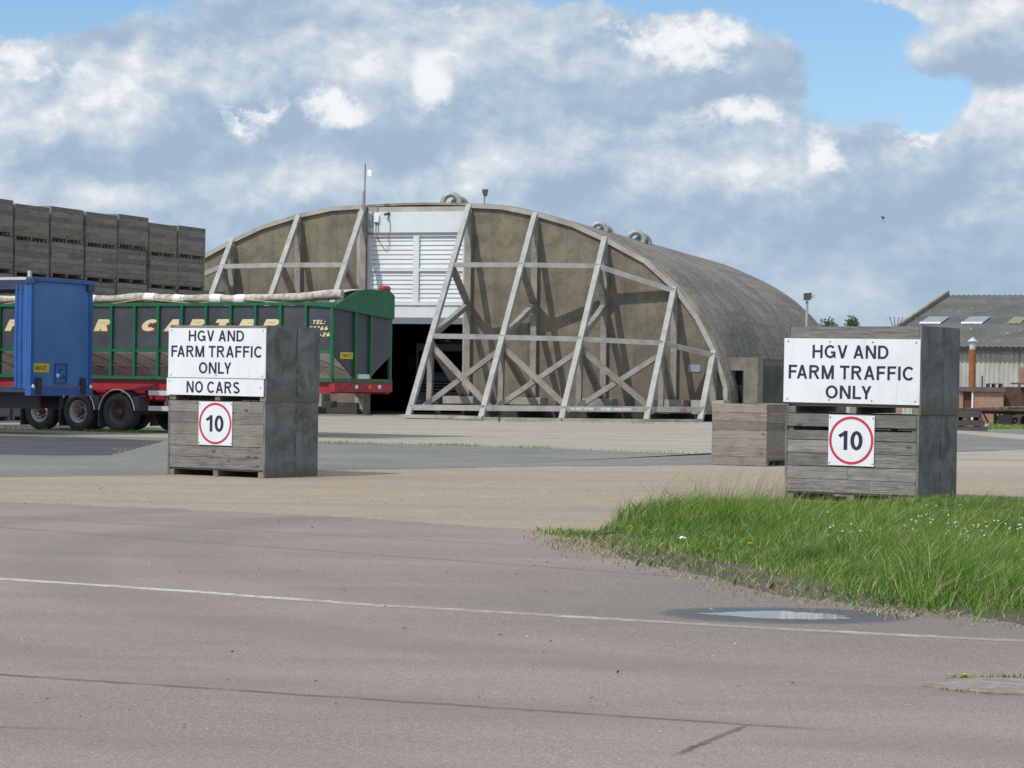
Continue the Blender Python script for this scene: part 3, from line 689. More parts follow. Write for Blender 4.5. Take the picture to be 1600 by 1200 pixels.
# ------------------------------------------------------------------ tall pile of potato boxes
PW = Vector((4.37, 11.9, 0)).normalized(); NP = Vector((PW.y, -PW.x, 0)); pyaw = math.atan2(PW.y, PW.x)
Pend = at(321, 500, 84.7); Pend.z = 0
PITCHL = 12.68/6
protos = [crate('potato_box', 'x', 'potato boxes in the tall pile', 'plank', 'plank_dark', 'plank_dark', 6, 1.99, 1.29, BH, (), 41+i) for i in range(3)]
used = [False]*3
ordn = ['end', 'second', 'third', 'fourth', 'fifth', 'sixth', 'seventh', 'eighth', 'ninth']
tiern = ['top tier', 'second tier down', 'third tier down', 'fourth tier down', 'fifth tier down', 'ground tier']
for k in range(9):
    dzc = (.0, -.04, .10, .03, .06, -.02, .06, .03, 0.)[k]
    for j in range(6):
        i = rnd.randrange(3)
        if not used[i]: o = protos[i]; used[i] = True
        else: o = copy_tree(protos[i])
        c = Pend-PW*(PITCHL*(k+.5)+rnd.uniform(-.03, .03))-NP*(.645+rnd.uniform(-.03, .03))
        o.location = (c.x, c.y, j*BH*1.0+.004*j+dzc*(j/5)); o.rotation_euler = (0, 0, pyaw+R(rnd.uniform(-.6, .6)))
        o['label'] = ('dark grey potato box, right-hand end box of the pile, %s' if k == 0 else 'dark grey potato box, '+ordn[k]+' from the pile\'s right end, %s') % tiern[5-j]
        o['category'] = 'crate'; o['group'] = 'potato boxes in the tall pile behind the trailers'
for p, u_ in zip(protos, used):
    if not u_:
        for c in children(p): bpy.data.objects.remove(c)
        bpy.data.objects.remove(p)

# ------------------------------------------------------------------ wheels
def wheel(parent, c, ax, r=.5, wdt=.30, pale=False):
    """tyre as a part, rim as its sub-part; ax points out of the visible face"""
    c = Vector(c); h = wdt/2
    ty = MB().lathe([(r*.60, -h), (r*.9, -h), (r*.985, -h*.82), (r, -h*.55), (r, h*.55), (r*.985, h*.82), (r*.93, h), (r*.72, h*1.04), (r*.60, h*.9), (r*.575, h*.4)], c, ax, 36)
    tyre = ty.build('tyre', M['tyre'], parent)
    rm = MB().lathe([(r*.585, h*.88), (r*.54, h*.86), (r*.52, h*.2), (r*.42, -h*.1), (r*.30, -h*.12), (r*.28, h*.1), (0, h*.1)], c, ax, 30)
    e1 = Vector(ax).normalized().cross(Vector((0, 0, 1))).normalized(); e2 = Vector(ax).normalized().cross(e1)
    rm.build('rim', M['hubpale'] if pale else M['hub'], tyre)
    hb = MB().lathe([(r*.2, h*.1), (r*.19, h*.55), (r*.13, h*.75), (0, h*.75)], c, ax, 16)
    for k in range(8):
        a = k*math.pi/4; p = c+(e1*math.cos(a)+e2*math.sin(a))*r*.34; hb.lathe([(.02, -.02), (.02, .06), (0, .06)], p, ax, 6)
    hb.build('hub', M['redhub'], tyre)
M['redhub'] = plain('dusty_red_hub', (.15, .045, .04), .7, .25, 5)

# ------------------------------------------------------------------ green bulk trailer
def green_trailer():
    yaw = R(-31); w3 = G(186.6, 675.3)
    o = empty('bulk_trailer', w3, yaw, 'green ribbed bulk trailer with dark panels, red chassis and rolled tarpaulin', 'trailer')
    XL, XR, D = -7.6, 6.64, 2.48       # rear, front end, width; x along, y away from the camera
    zt, zm, zb = 3.22, 2.06, 1.36
    fr = MB()                           # outer framework
    for y in (.0, D):
        s = .03 if y == 0 else -.03
        fr.bb(XL, XR, y-.03, y+.03, zt, zt+.07); fr.bb(XL, XR, y-.03, y+.03, zm, zm+.065); fr.bb(XL, XR, y-.035, y+.035, zb, zb+.085)
        n = 19
        for i in range(n+1):
            x = XR-.04-(i*.766)
            if x < XL: break
            fr.bb(x-.035, x+.035, y-.045, y+.045, zb+.085, zt)
    # front end: four uprights and the bottom rail
    for y in (.86, 1.52): fr.bb(XR-.02, XR+.06, y-.035, y+.035, zb+.085, zt)
    fr.bb(XR-.06, XR+.07, .04, D-.04, zb, zb+.085)
    fr.build('frame', M['green'], o)
    hp = MB()
    for y in (.04, D-.04): hp.bb(XL+.05, XR-.08, y-.015, y+.015, zm+.02, zt-.01)
    fp = [(XR, .05, zt), (XR, D-.05, zt), (XR, D-.05, zm-.05), (XR, 1.56, zb+.13), (XR, .86, zb+.13), (XR, .05, zm-.05)]
    hp.prism(fp, (-.05, 0, 0)); hp.bb(XL, XL+.05, .05, D-.05, zb, zt)
    hp.build('hopper_body', M['hopper'], o)
    for s in (0, 1):                    # sloping chute floors
        y0, y1 = (.04, .88) if s == 0 else (D-.04, D-.88); m = MB()
        m.prism([(XL+.05, y0, zm+.0), (XL+.05, y1, zb+.12), (XL+.05, y1, zb+.09), (XL+.05, y0, zm-.04)], (XR-XL-.1, 0, 0))
        m.build('chute', M['hopper_low'], o)
    m = MB()                            # chute ribs and the light rail between
    for i in range(19):
        x = XR-.04-.766*i-.38
        if x < XL+.2: break
        m.beam((x-.35, .05, zm-.02), (x+.35, .62, zb+.28), .05, .05)
    m.bb(XL, XR-.05, -.005, .02, 1.70, 1.73)
    m.build('chute_rib', M['mud'], o)
    m = MB()                            # curved green headboard at the front
    prof = []
    for i in range(13):
        f = i/12; y = -.03+f*(D+.06); z = zt+.43*math.sin(min(1, f/.55)*math.pi/2)**1.2 if f < .55 else zt+.43-(.12*((f-.9)/.1)**2 if f > .9 else 0)
        prof.append((XR+.02, y, z))
    m.prism([(XR+.02, -.03, zt-.08)]+prof+[(XR+.02, D+.03, zt-.28), (XR+.02, D*.6, zt-.20)], (.05, 0, 0))
    # the headboard's flare back along the near side
    m.prism([(XR+.02, -.035, zt-.06), (XR+.02, -.035, zt+.07), (XR-.25, -.035, zt+.06), (XR-.95, -.035, zt+.0)], (0, .04, 0))
    m.build('headboard', M['green'], o)
    MB().lathe([(0, -.14), (.085, -.14), (.085, .14), (0, .14)], (XR-.04, 2.22, zt+.47), (0, 1, 0), 16).build('tarp_motor', M['red'], o)
    # rolled tarpaulin: a fat sagging roll along the near top edge
    path = []; rad = []
    for i in range(60):
        x = XL+(XR-.03-XL)*i/59; path.append((x, .16+.25*sstep(XR-1., XR, x)+.03*math.sin(x*1.7), zt+.185+.05*sstep(XR-1.4, XR-.2, x)+.022*math.sin(x*1.1+1)+.012*math.sin(x*3.1))); rad.append(.108+.012*math.sin(x*2.3)+.008*math.sin(x*5.1))
    tp = MB().tube(path, rad, 14)
    m2 = MB(); vs = []; fs = []         # sheet from the roll over to the far side, rising to the headboard
    for i in range(60):
        x, y, z = path[i]; k = sstep(XR-2.6, XR-.2, x)
        for j in range(7):
            f = j/6; vs.append((x, y+f*(D-.2), z+.03+.09*math.sin(f*math.pi)+.05*k*math.sin(f*2.6)+.015*math.sin(x*4+f*5)))
    for i in range(59):
        for j in range(6): a = i*7+j; fs.append((a, a+1, a+8, a+7))
    tp.add(vs, fs, True); tarp = tp.build('tarpaulin', M['tarp'], o)
    for x in (-1.0, 1.05, 1.95, 3.2, 3.95, -3.4, -5.2):
        i = int((x-XL)/(XR-.03-XL)*59); seg = [Vector(path[i])+Vector((dx, 0, 0)) for dx in (-.16, -.05, .05, .16)]
        MB().tube(seg, [r_*1.05+.006 for r_ in rad[i-1:i+3]], 14).build('strap', M['tarpwhite'], tarp)
    m = MB()                            # ridge hoops and yellow ropes below the roll
    for x in (.7, 3.55, -3.):
        m.tube([(x-1.4, .06, zt+.03), (x-.7, .05, zt+.10), (x, .05, zt+.17)], .014, 6); m.tube([(x, .05, zt+.17), (x+.8, .05, zt+.11), (x+1.7, .06, zt+.05)], .014, 6)
    m.build('rope', M['ropey'], o)
    # chassis
    m = MB(); m.bb(XL, XR-.0, .06, .20, 1.08, zb-.005); m.bb(XL, XR, D-.20, D-.06, 1.08, zb-.005)
    for i in range(15): m.bb(XL+.3+i*.95, XL+.38+i*.95, .2, D-.2, 1.12, 1.3)
    m.bb(XR-.12, XR+.05, .0, D, 1.13, zb-.006); m.bb(-3.6, 2.5, .62, .80, .80, 1.08); m.bb(-3.6, 2.5, D-.80, D-.62, .80, 1.08)
    m.prism([(XR+.05, .35, 1.14), (XR+.05, 1.0, 1.33), (XR+.05, .75, 1.33), (XR+.05, .2, 1.14)], (.02, 0, 0))
    for x in (1.35, 1.75): m.bb(x, x+.08, .12, .3, .65, 1.08)
    m.build('chassis', M['red'], o)
    for y in (.9, 1.9, ): MB().lathe([(0, .03), (.05, .03), (.055, 0)], (XR+.05, y, 1.25), (1, 0, 0), 12).build('marker_lamp', M['lamp'], o)
    MB().bb(XR+.05, XR+.07, 1.42, 1.52, 1.2, 1.3).build('marker_lamp', M['amber'], o)
    pl = MB().bb(XR+.0, XR+.02, .27, .79, 1.93, 2.09).build('number_plate', M['yellow'], o)
    T = Matrix(((0, 0, 1, XR+.0205), (1, 0, 0, .27), (0, 1, 0, 1.93), (0, 0, 0, 1)))
    lettering('lettering', [('TM 03 Z', .06, .46, .04, .12)], M['ink'], pl, T, .002, .15)
    MB().bb(XR+.0, XR+.09, .93, 1.42, zb+.09, zb+.20).build('discharge_plate', M['alu'], o)
    # legs, guards, axles
    for y in (.55, D-.55):
        MB().bb(4.55, 4.66, y-.055, y+.055, .12, 1.1).bb(4.47, 4.74, y-.12, y+.12, .0, .03).bb(4.58, 4.63, y-.03, y+.03, .03, .12).build('landing_leg', M['alu'], o)
    for z in (.57, .96): MB().bb(.95, 4.3, -.02, .01, z, z+.12).build('side_guard', M['alu'], o)
    m = MB()
    for x in (1.5, 2.9, 4.1): m.bb(x, x+.05, .01, .06, .55, 1.1)
    m.bb(1.8, 2.8, .5, 1.2, .35, .9); m.build('guard_bracket', M['mud'], o)
    for i, x in enumerate((-2.76, -1.43, -.1)):
        wheel(o, (x, .20, .5), (0, -1, 0), .5, .36, i < 2); wheel(o, (x, D-.20, .5), (0, 1, 0), .5, .36)
        MB().tube([(x, .2, .5), (x, D-.2, .5)], .07, 10).build('axle', M['rustdark'], o)
        for y0, y1 in ((.0, .42), (D-.42, D)):
            vs = []; fs = []; n = 15
            for k in range(n):
                a = R(6+168*k/(n-1)); 
                for r_ in (.57, .60):
                    for y in (y0, y1): vs.append((x-r_*math.cos(a), y, .5+r_*math.sin(a)))
            for k in range(n-1):
                a = k*4; b_ = a+4; fs += [(a, a+1, b_+1, b_), (a+2, b_+2, b_+3, a+3), (a, b_, b_+2, a+2), (a+1, a+3, b_+3, b_+1)]
            g = MB().add(vs, fs).bb(x-.62, x-.59, y0, y1, .12, .55).bb(x+.52, x+.72, y0+.02, y1, .55, .92)
            g = g.build('mudguard', M['mud'], o)
            if y0 == 0.:
                MB().tube([(x-.59*math.cos(R(6+168*k/20)), -.005, .5+.59*math.sin(R(6+168*k/20))) for k in range(21)], .014, 6).build('trim', M['tarpwhite'], g)
    # signwriting
    T = Matrix(((1, 0, 0, 0), (0, 0, -1, .022), (0, 1, 0, 0), (0, 0, 0, 1)))
    word = [(c, 6.60-.766*(k+.5)) for c, k in zip('CARTER', (7, 6, 5, 4, 3, 2))]+[(c, 6.60-.766*(k+.5)) for c, k in zip('PETER', (13, 12, 11, 10, 9))]
    word = [(c, x+.0) for c, x in word]
    L1 = [(c, x-.24, x+.24, 2.58, 2.88) for c, x in word]
    for c, a, b_, z0, z1 in L1: lettering('letter_shadow', [(c, a+.02, b_+.02, z0-.03, z1-.03)], M['redink'], o, T, .001, .30, .25)
    T2 = Matrix(((1, 0, 0, 0), (0, 0, -1, .018), (0, 1, 0, 0), (0, 0, 0, 1)))
    xt = XR-.46
    L2 = [('TEL:', xt-.19, xt+.19, 2.76, 2.86), ('01366', xt-.30, xt+.27, 2.61, 2.71), ('347626', xt-.42, xt+.33, 2.46, 2.56)]
    for l in L1: lettering('lettering', [l], M['cream'], o, T2, .012, .30, .25)
    for l in L2: lettering('lettering', [l], M['cream'], o, T2, .012, .21, .2)
    return o
M['ropey'] = plain('yellow_rope', (.42, .30, .12), .8, .15)
green_trailer()

# ------------------------------------------------------------------ blue curtain-sided trailer
def blue_trailer():
    c = at(47, 600, 56); c.z = 0
    yaw = math.atan2(-.406, .914)         # local x: out of the rear end; y: along the rear end, away from the camera
    o = empty('curtain_trailer', c, yaw, 'blue box trailer with drawn-back curtain and yellow number plate on its end panel', 'trailer')
    W_, Lg, zt, zb = 2.5, 9.0, 3.76, 1.0
    MB().bb(-.06, 0, .03, W_-.03, 1.16, zt-.10).build('end_panel', M['blue'], o, bevel=.01)
    m = MB().bb(-.10, .03, -.03, .10, zb-.02, zt-.02).bb(-.10, .03, W_-.10, W_+.03, zb-.02, zt-.02).bb(-.12, .05, -.05, W_+.05, zt-.10, zt).bb(-.12, .05, -.04, W_+.04, zb-.06, 1.15)
    m.build('end_frame', M['bluedeep'], o, bevel=.008)
    m = MB()
    for k in range(5):                    # gathered curtain folds
        m.tube([(-.16-.062*k, .02+.03*(k % 2), zb+.12), (-.16-.062*k, .0+.03*(k % 2), 2.3), (-.16-.062*k, .02+.03*(k % 2), zt-.14)], .052, 10)
    m.build('curtain', M['bluedeep'], o)
    MB().tube([(-.12, -.02, zb+.1), (-.12, -.02, zt-.2)], .02, 8).build('curtain_pole', M['blue'], o)
    m = MB().bb(-Lg, -.12, -.03, .08, zt-.30, zt-.08).bb(-Lg, -.12, W_-.08, W_+.03, zt-.30, zt-.08); m.build('roof_rail', M['navy'], o)
    MB().bb(-Lg, -.13, -.02, W_+.02, zt-.075, zt-.01).build('roof', M['silver'], o)
    MB().bb(-.12, .12, -.06, .12, zt-.16, zt-.06).bb(-.02, .06, W_-.22, W_+.06, zt-.26, zt-.08).build('corner_cap', M['navy'], o)
    MB().bb(-Lg, -.12, 0, W_, zb+.02, 1.14).build('floor', M['navy'], o)
    m = MB().bb(-Lg, -.3, .7, .85, .62, zb+.015).bb(-Lg, -.3, W_-.85, W_-.7, .62, zb+.015); m.build('chassis', M['black'], o)
    MB().bb(-Lg-.08, -Lg, 0, W_, zb, zt-.08).build('headboard', M['blue'], o)
    for x in (-3.6, -4.95):
        for y, s in ((.2, -1), (W_-.2, 1)): wheel(o, (x, y, .5), (0, s, 0), .5, .36)
        MB().tube([(x, .2, .5), (x, W_-.2, .5)], .07, 10).build('axle', M['rustdark'], o)
    for y in (.55, W_-.55): MB().bb(-8.1, -8.0, y-.05, y+.05, 0, .7).build('landing_leg', M['alu'], o)
    pl = MB().bb(.0, .012, .07, .74, 1.50, 1.71).build('number_plate', M['yellow'], o)
    T = Matrix(((0, 0, 1, .0125), (1, 0, 0, .07), (0, 1, 0, 1.50), (0, 0, 0, 1)))
    lettering('lettering', [('AWA 02T', .09, .58, .045, .165)], M['ink'], pl, T, .002, .15)
    m = MB().bb(.0, .03, .98, 1.48, 1.24, 1.27).bb(.0, .03, .98, 1.48, 1.69, 1.72).bb(.0, .03, .98, 1.01, 1.27, 1.69).bb(.0, .03, 1.45, 1.48, 1.27, 1.69)
    m.build('connector_frame', M['bluedeep'], o)
    for y, z in ((1.08, 1.42), (1.24, 1.40), (1.38, 1.42), (1.2, 1.58)):
        MB().lathe([(0, .06), (.045, .06), (.055, 0)], (0, y, z), (1, 0, 0), 12).build('air_coupling', M['alu'] if y < 1.1 else M['bluedeep'], o)
    for y in (.28, 2.12): MB().bb(.0505, .07, y-.1, y+.1, .97, 1.38).build('buffer', M['black'], o)
    for y in (.04, 2.44): MB().lathe([(0, .03), (.04, .03), (.05, 0)], (.05, y, 1.16), (1, 0, 0), 12).build('marker_lamp', M['lamp'], o)
    MB().bb(-.1, -.03, -.02, .05, zt, zt+.14).build('roof_marker', M['silver'], o)
M['navy'] = plain('dark_blue_rail', (.02, .035, .07), .45, .15)
blue_trailer()

# ------------------------------------------------------------------ aircraft shelter
PSI = R(17.5); NV = Vector((-math.sin(PSI), -math.cos(PSI), 0)); UV_ = Vector((math.cos(PSI), -math.sin(PSI), 0))
W0 = G(641, 654)-NV*6.6; W0.z = 0
def Wp(u, z, d=0.): return W0+UV_*u+NV*d+Vector((0, 0, z))
SH = empty('aircraft_shelter', Wp(-2.2, 0, -8), 0, 'huge arched concrete aircraft shelter with braced sliding door leaves and louvred white infill', 'hangar')
UC = -2.2
rimR = [(10.27, -.3), (10.24, .6), (10.18, 1.37), (9.75, 2.66), (9.12, 4.01), (8.23, 5.09), (6.91, 6.2), (5.18, 7.13), (3.95, 7.64), (2.43, 8.07), (.95, 8.34), (UC, 8.46)]
prof = [(u-UC, z) for u, z in rimR]; prof = prof+[(-u, z) for u, z in prof[::-1][1:]]
def smooth_prof(P, n):
    P = [Vector(p) for p in P]; out = []
    for i in range(len(P)-1):
        a, b, c, d_ = P[max(i-1, 0)], P[i], P[i+1], P[min(i+2, len(P)-1)]
        for k in range(n):
            q = k/n; out.append(.5*((2*b)+(c-a)*q+(2*a-5*b+4*c-d_)*q*q+(3*b-a-3*c+d_)*q**3))
    return out+[P[-1]]
SP = smooth_prof(prof, 4)
def barrel():
    LB_ = 26.5; ns = 20; vs = []; fs = []; uvs = []; m = len(SP)
    for i in range(ns+1):
        f = i/ns; dd = -1.2-LB_*f
        for j, p in enumerate(SP):
            z = p.y*(1-.035*f*sstep(3, 8, p.y)); vs.append(Wp(UC+p.x, z, dd)); uvs.append((-dd, j*.55))
    for i in range(ns):
        for j in range(m-1): a = i*m+j; fs.append((a, a+1, a+m+1, a+m))
    o0 = len(vs)                                        # inner skin
    for i in range(ns+1):
        f = i/ns; dd = -1.2-LB_*f
        for p in SP: vs.append(Wp(UC+p.x*.94, max(-.3, p.y*.94*(1-.035*f)), dd))
    for i in range(ns):
        for j in range(m-1): a = o0+i*m+j; fs.append((a, a+m, a+m+1, a+1))
    for j in range(m-1):
        fs.append((j, o0+j, o0+j+1, j+1))
    mb = MB().add(vs, fs, True)
    o = mb.build('barrel_roof', M['roof'], SH, True)
    uvl = o.data.uv_layers.new(name='UVMap')
    uu = uvs+uvs
    for lp in o.data.loops: uvl.data[lp.index].uv = uu[lp.vertex_index]
    back = [Wp(UC+p.x*.97, p.y*.97*(1-.035), -1.2-LB_+.3) for p in SP]
    MB().prism(back, -NV*.25).build('rear_wall', M['concdark'], SH, True)  # dark concrete colour stands in for the unlit interior
barrel()
# front collar with its rust-streaked edge
m = MB()
outer = [Wp(UC+p.x, p.y, -.75) for p in SP]; inner = [Wp(UC+p.x*.991, p.y*.989, -.75) for p in SP]; k = len(SP)
outer2 = [Wp(UC+p.x, p.y, -1.19) for p in SP]; inner2 = [Wp(UC+p.x*.991, p.y*.989, -1.19) for p in SP]
fs = []
for j in range(k-1): fs += [(j, j+1, k+j+1, k+j), (j, 2*k+j, 2*k+j+1, j+1), (k+j, k+j+1, 3*k+j+1, 3*k+j)]
MB().add(outer+inner+outer2+inner2, fs).build('front_collar', M['rust'], SH, True)

leafR = [(0, 8.27), (1.28, 8.20), (2.69, 7.92), (4.19, 7.49), (5.43, 6.94), (7.09, 6.08), (8.24, 5.07), (9.15, 3.91), (9.84, 2.6), (10.28, 1.32), (10.27, .16)]
BR = [(-.05, 8.24), (2.66, 7.90), (5.47, 6.94), (8.24, 5.04), (9.80, 2.62)]
KD = .81
def solve_z(u, zt, py):
    a, b = -.5, zt
    for _ in range(40):
        c = (a+b)/2
        if proj_y(Wp(u, c, KD*(zt-c))) > py: a = c
        else: b = c
    return (a+b)/2
def door_leaf(side):
    mu = (lambda u: u) if side > 0 else (lambda u: -4.50-1.03*u)
    wall = [(mu(u), z) for u, z in leafR]
    if side > 0: wall = [(mu(0), .16)]+wall
    else: wall = [(mu(0), .16)]+wall
    name = 'door_leaf'
    P = [Wp(u, z, 0) for u, z in wall]
    lf = MB().prism(P if side < 0 else P[::-1], -NV*.45 if side < 0 else -NV*.45).build(name, M['leafwall'], SH, True)
    lf['label'] = 'right braced door leaf, brown concrete with warning lettering' if side > 0 else 'left braced door leaf partly behind the box pile'
    # pale edge strip following the arch
    m = MB(); arc = wall[1:]
    for a, b in zip(arc, arc[1:]):
        m.beam(Wp(a[0], a[1]-.02, .02), Wp(b[0], b[1]-.02, .02), .20, .17, Vector((0, 0, 1)) if abs(b[1]-a[1]) < abs(b[0]-a[0])*3 else UV_*side)
    m.build('edge_strip', M['rim'], lf, True)
    bz = []
    pr = {2: (414, 414, 416, None, None), 3: (525, 527, 530, 536, None), 1: (636.5, 637.5, 638.5, 639.5, 640)}
    J = {}
    for i, (u, zt) in enumerate(BR):
        for row in (1, 2, 3):
            z = solve_z(u, zt, pr[row][i]) if pr[row][i] else None
            if row == 2 and i == 3: z = zt-.10
            if row == 3 and i == 4: z = zt-.12
            J[i, row] = z
    pt = lambda i, z, off=0.: Wp(mu(BR[i][0]), z, KD*(BR[i][1]-z)+off)
    for i, (u, zt) in enumerate(BR):
        MB().beam(pt(i, zt+.02, .05), pt(i, .05, .05), .20, .20, NV).build('inclined_brace', M['steel'], lf, True)
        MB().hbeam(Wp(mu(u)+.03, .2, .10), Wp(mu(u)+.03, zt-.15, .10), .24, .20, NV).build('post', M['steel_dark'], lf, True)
        # struts in the brace's own plane
        w_ = MB()
        if J[i, 2] is not None and i < 3:
            za = J[i, 2]; zb_ = za-(za-J[i, 3])*.50
            w_.beam(pt(i, za-.12, -.1), Wp(mu(u)+.03, zb_, .22), .2, .2); w_.beam(Wp(mu(u)+.03, zb_-.1, .22), pt(i, J[i, 3]+.06, -.1), .2, .2)
        if J[i, 3] is not None and i < 4:
            z3 = J[i, 3]; w_.beam(pt(i, z3-.3, -.12), Wp(mu(u)+.03, .75, .25), .22, .22); d3 = KD*(zt-z3)
            w_.hbeam(pt(i, z3-.3, -.15), Wp(mu(u), .35, d3+.2), .2, .2, NV)
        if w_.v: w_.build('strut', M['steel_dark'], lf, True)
        if side > 0:
            b = MB().bb(-.62, .62, -.45, .55, 0, .52); rot = Matrix.Rotation(math.atan2(UV_.y, UV_.x), 3, 'Z')
            b.v = [Wp(mu(u)+.05, .0, .8)+rot @ Vector(v)+Vector((0, 0, .28)) for v in b.v]; b.build('footing_block', M['conc'], lf, True)
    ed = lambda i, row: pt(i, J[i, row], .05)
    for row, idx in ((2, (0, 1, 2, 3)), (3, (0, 1, 2, 3, 4))):
        for a, b in zip(idx, idx[1:]):
            MB().beam(ed(a, row), ed(b, row), .185, .20, NV).build('cross_beam', M['steel'], lf, True)
    for a in range(4):
        MB().beam(ed(a, 1), ed(a+1, 1), .20, .24, NV).build('lower_beam', M['steel'] if a in (1, 2) else M['steel_rust'], lf, True)
        if a < 3:                       # crossed members just behind the braces
            A0, A1 = pt(a, J[a, 3]-.35, -.25), pt(a+1, .35, -1.0); B0, B1 = pt(a, .38, -1.2), pt(a+1, J[a+1, 3]-.35, -.45)
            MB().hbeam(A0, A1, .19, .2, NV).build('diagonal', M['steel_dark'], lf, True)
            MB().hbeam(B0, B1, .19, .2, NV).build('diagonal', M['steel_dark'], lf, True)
    # skids on the ground and the dark undercarriage
    m = MB()
    for a in range(4): m.beam(pt(a, .05, .08), pt(a+1, .05, .1), .10, .30, NV)
    m.build('ground_skid', M['conc'], lf, True)
    if side > 0: MB().beam(pt(0, .09, .22)-UV_*.25, pt(1, .075, .22)+UV_*.1, .12, .34, NV).build('ground_skid', M['steel_rust'], lf, True)
    m = MB()
    for a in range(4): m.beam(Wp(mu(BR[a][0]), .42, KD*(BR[a][1]-.5)*.45), Wp(mu(BR[a+1][0]), .42, KD*(BR[a+1][1]-.5)*.45), .24, .3, NV)
    m.beam(Wp(mu(0), .22, .2), Wp(mu(10.2), .22, .2), .5, .4, NV)
    m.build('undercarriage', M['under'], lf, True)
    if side > 0:
        a, b = ed(2, 1), ed(3, 1); ax = (b-a).normalized(); nn = NV; up = ax.cross(nn); up = up if up.z > 0 else -up
        inv = wmat(SH).inverted()
        o_ = inv @ (a+nn*.135)
        T = Matrix(((ax.x, up.x, nn.x, o_.x), (ax.y, up.y, nn.y, o_.y), (ax.z, up.z, nn.z, o_.z), (0, 0, 0, 1)))
        lettering('lettering', [('DO NOT OPEN', .28, 1.12, -.055, .055), ('DOORS ON BLOCKS', 1.42, 2.55, -.055, .055)], M['paintw'], lf, T, .004, .2)
        MB().bb(-.24, .24, -.01, .01, -.21, .21)
        pb = MB().bb(-.24, .24, -.012, .012, -.14, .14); rot = Matrix.Rotation(math.atan2(UV_.y, UV_.x), 3, 'Z')
        pb.v = [Wp(9.05, 2.0, .02)+rot @ Vector(v) for v in pb.v]; pb.build('notice_plate', M['plate'], lf, True)
    return lf
M['paintw'] = plain('hand_painted_white', (.75, .75, .72), .7, .05)
M['plate'] = plain('grey_blue_plate', (.23, .27, .33), .5, .05)
door_leaf(1); door_leaf(-1)

# white louvred infill
inf = MB()
u0, u1 = -4.44, -.05
rotU = Matrix((UV_, -NV, Vector((0, 0, 1)))).transposed()   # local (u, depth away, z)
def wbox(m, ua, ub, da, db, za, zb): 
    b = MB().bb(ua, ub, da, db, za, zb); b.v = [W0+rotU @ Vector(v) for v in b.v]; m.add(b.v, b.f); return m
wbox(inf, u0, u1, .26, .40, 3.86, 8.06)
wbox(inf, u0+.05, u1, .18, .26, 7.24, 8.05); wbox(inf, u0+.05, u1, .20, .26, 3.87, 4.36)
for a, b in ((u0+.05, u0+.21), (-2.42, -2.18), (u1-.30, u1-.02)): wbox(inf, a, b, .14, .26, 4.36, 7.16)
for z in (7.08, 5.70, 4.36): wbox(inf, u0+.21, u1-.30, .145, .26, z, z+.11)
IN = inf.build('infill_panel', M['white'], SH, True)
for (a, b) in ((u0+.21, -2.42), (-2.18, u1-.30)):
    for (za, zb) in ((4.47, 5.70), (5.81, 7.08)):
        m = MB(); n = 7
        for k in range(n):
            z = za+(zb-za)*k/n; dz = (zb-za)/n
            m.prism([W0+rotU @ Vector((a, .25, z+.012)), W0+rotU @ Vector((a, .215, z+.012)), W0+rotU @ Vector((a, .213, z+.03)), W0+rotU @ Vector((a, .246, z+dz+.0))], UV_*(b-a))
        m.build('louvre', M['white'], IN, True)
wbox(MB(), u0+.02, u1, .10, .26, 7.165, 7.235).build('rail', M['lintel'], IN, True)
wbox(MB(), u0, u1+.1, .41, 1.0, 7.9, 8.27).build('head_beam', M['rim'], SH, True)
wbox(MB(), u0, u1+.1, .05, .42, 3.62, 3.855).build('lintel', M['lintel'], SH, True)
wbox(MB(), u0-.02, u0+.2, .02, .40, 0, 3.62).build('jamb', M['steel_dark'], SH, True)
wbox(MB(), u1-.22, u1+.02, .02, .44, .1, 8.1).build('jamb', M['rim'], SH, True)
wbox(MB(), u0-.30, u0+.05, -.03, .10, .1, 8.2).build('jamb', M['rim'], SH, True)
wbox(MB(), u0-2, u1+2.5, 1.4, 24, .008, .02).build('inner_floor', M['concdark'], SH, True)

# annex on the right flank
m = MB()
a0 = at(1126, 640, 92.0); a1 = at(1183, 640, 91.0)
def vwall(m, A, B, z0, z1, th):
    A = Vector((A.x, A.y, 0)); B = Vector((B.x, B.y, 0)); d = (B-A).normalized(); n = Vector((d.y, -d.x, 0))
    return m.prism([A+Vector((0, 0, z0)), B+Vector((0, 0, z0)), B+Vector((0, 0, z1)), A+Vector((0, 0, z1))], -n*th)
dL, dR = a0.lerp(a1, .24), a0.lerp(a1, .62)
vwall(m, a0, dL, -.4, 2.45, .4); vwall(m, dR, a1, -.4, 2.45, .4); vwall(m, dL, dR, 1.95, 2.45, .4)
m.build('annex_wall', M['annex'], SH, True)
vwall(MB(), dL+Vector((0, .6, 0)), dR+Vector((0, .6, 0)), -.4, 1.95, .1).build('doorway_shade', M['black'], SH, True)  # black sheet stands in for the darkness inside the open doorway
a2 = at(1290, 640, 97)
m = vwall(MB(), at(1183, 640, 93), a2, -.4, 2.42, .3)
for i in range(26):
    p = at(1183, 640, 93).lerp(a2, (i+.5)/26); m.bb(p.x-.03, p.x+.03, p.y-.04, p.y, -.4, 2.35)
m.build('annex_cladding', M['concdark'], SH, True)

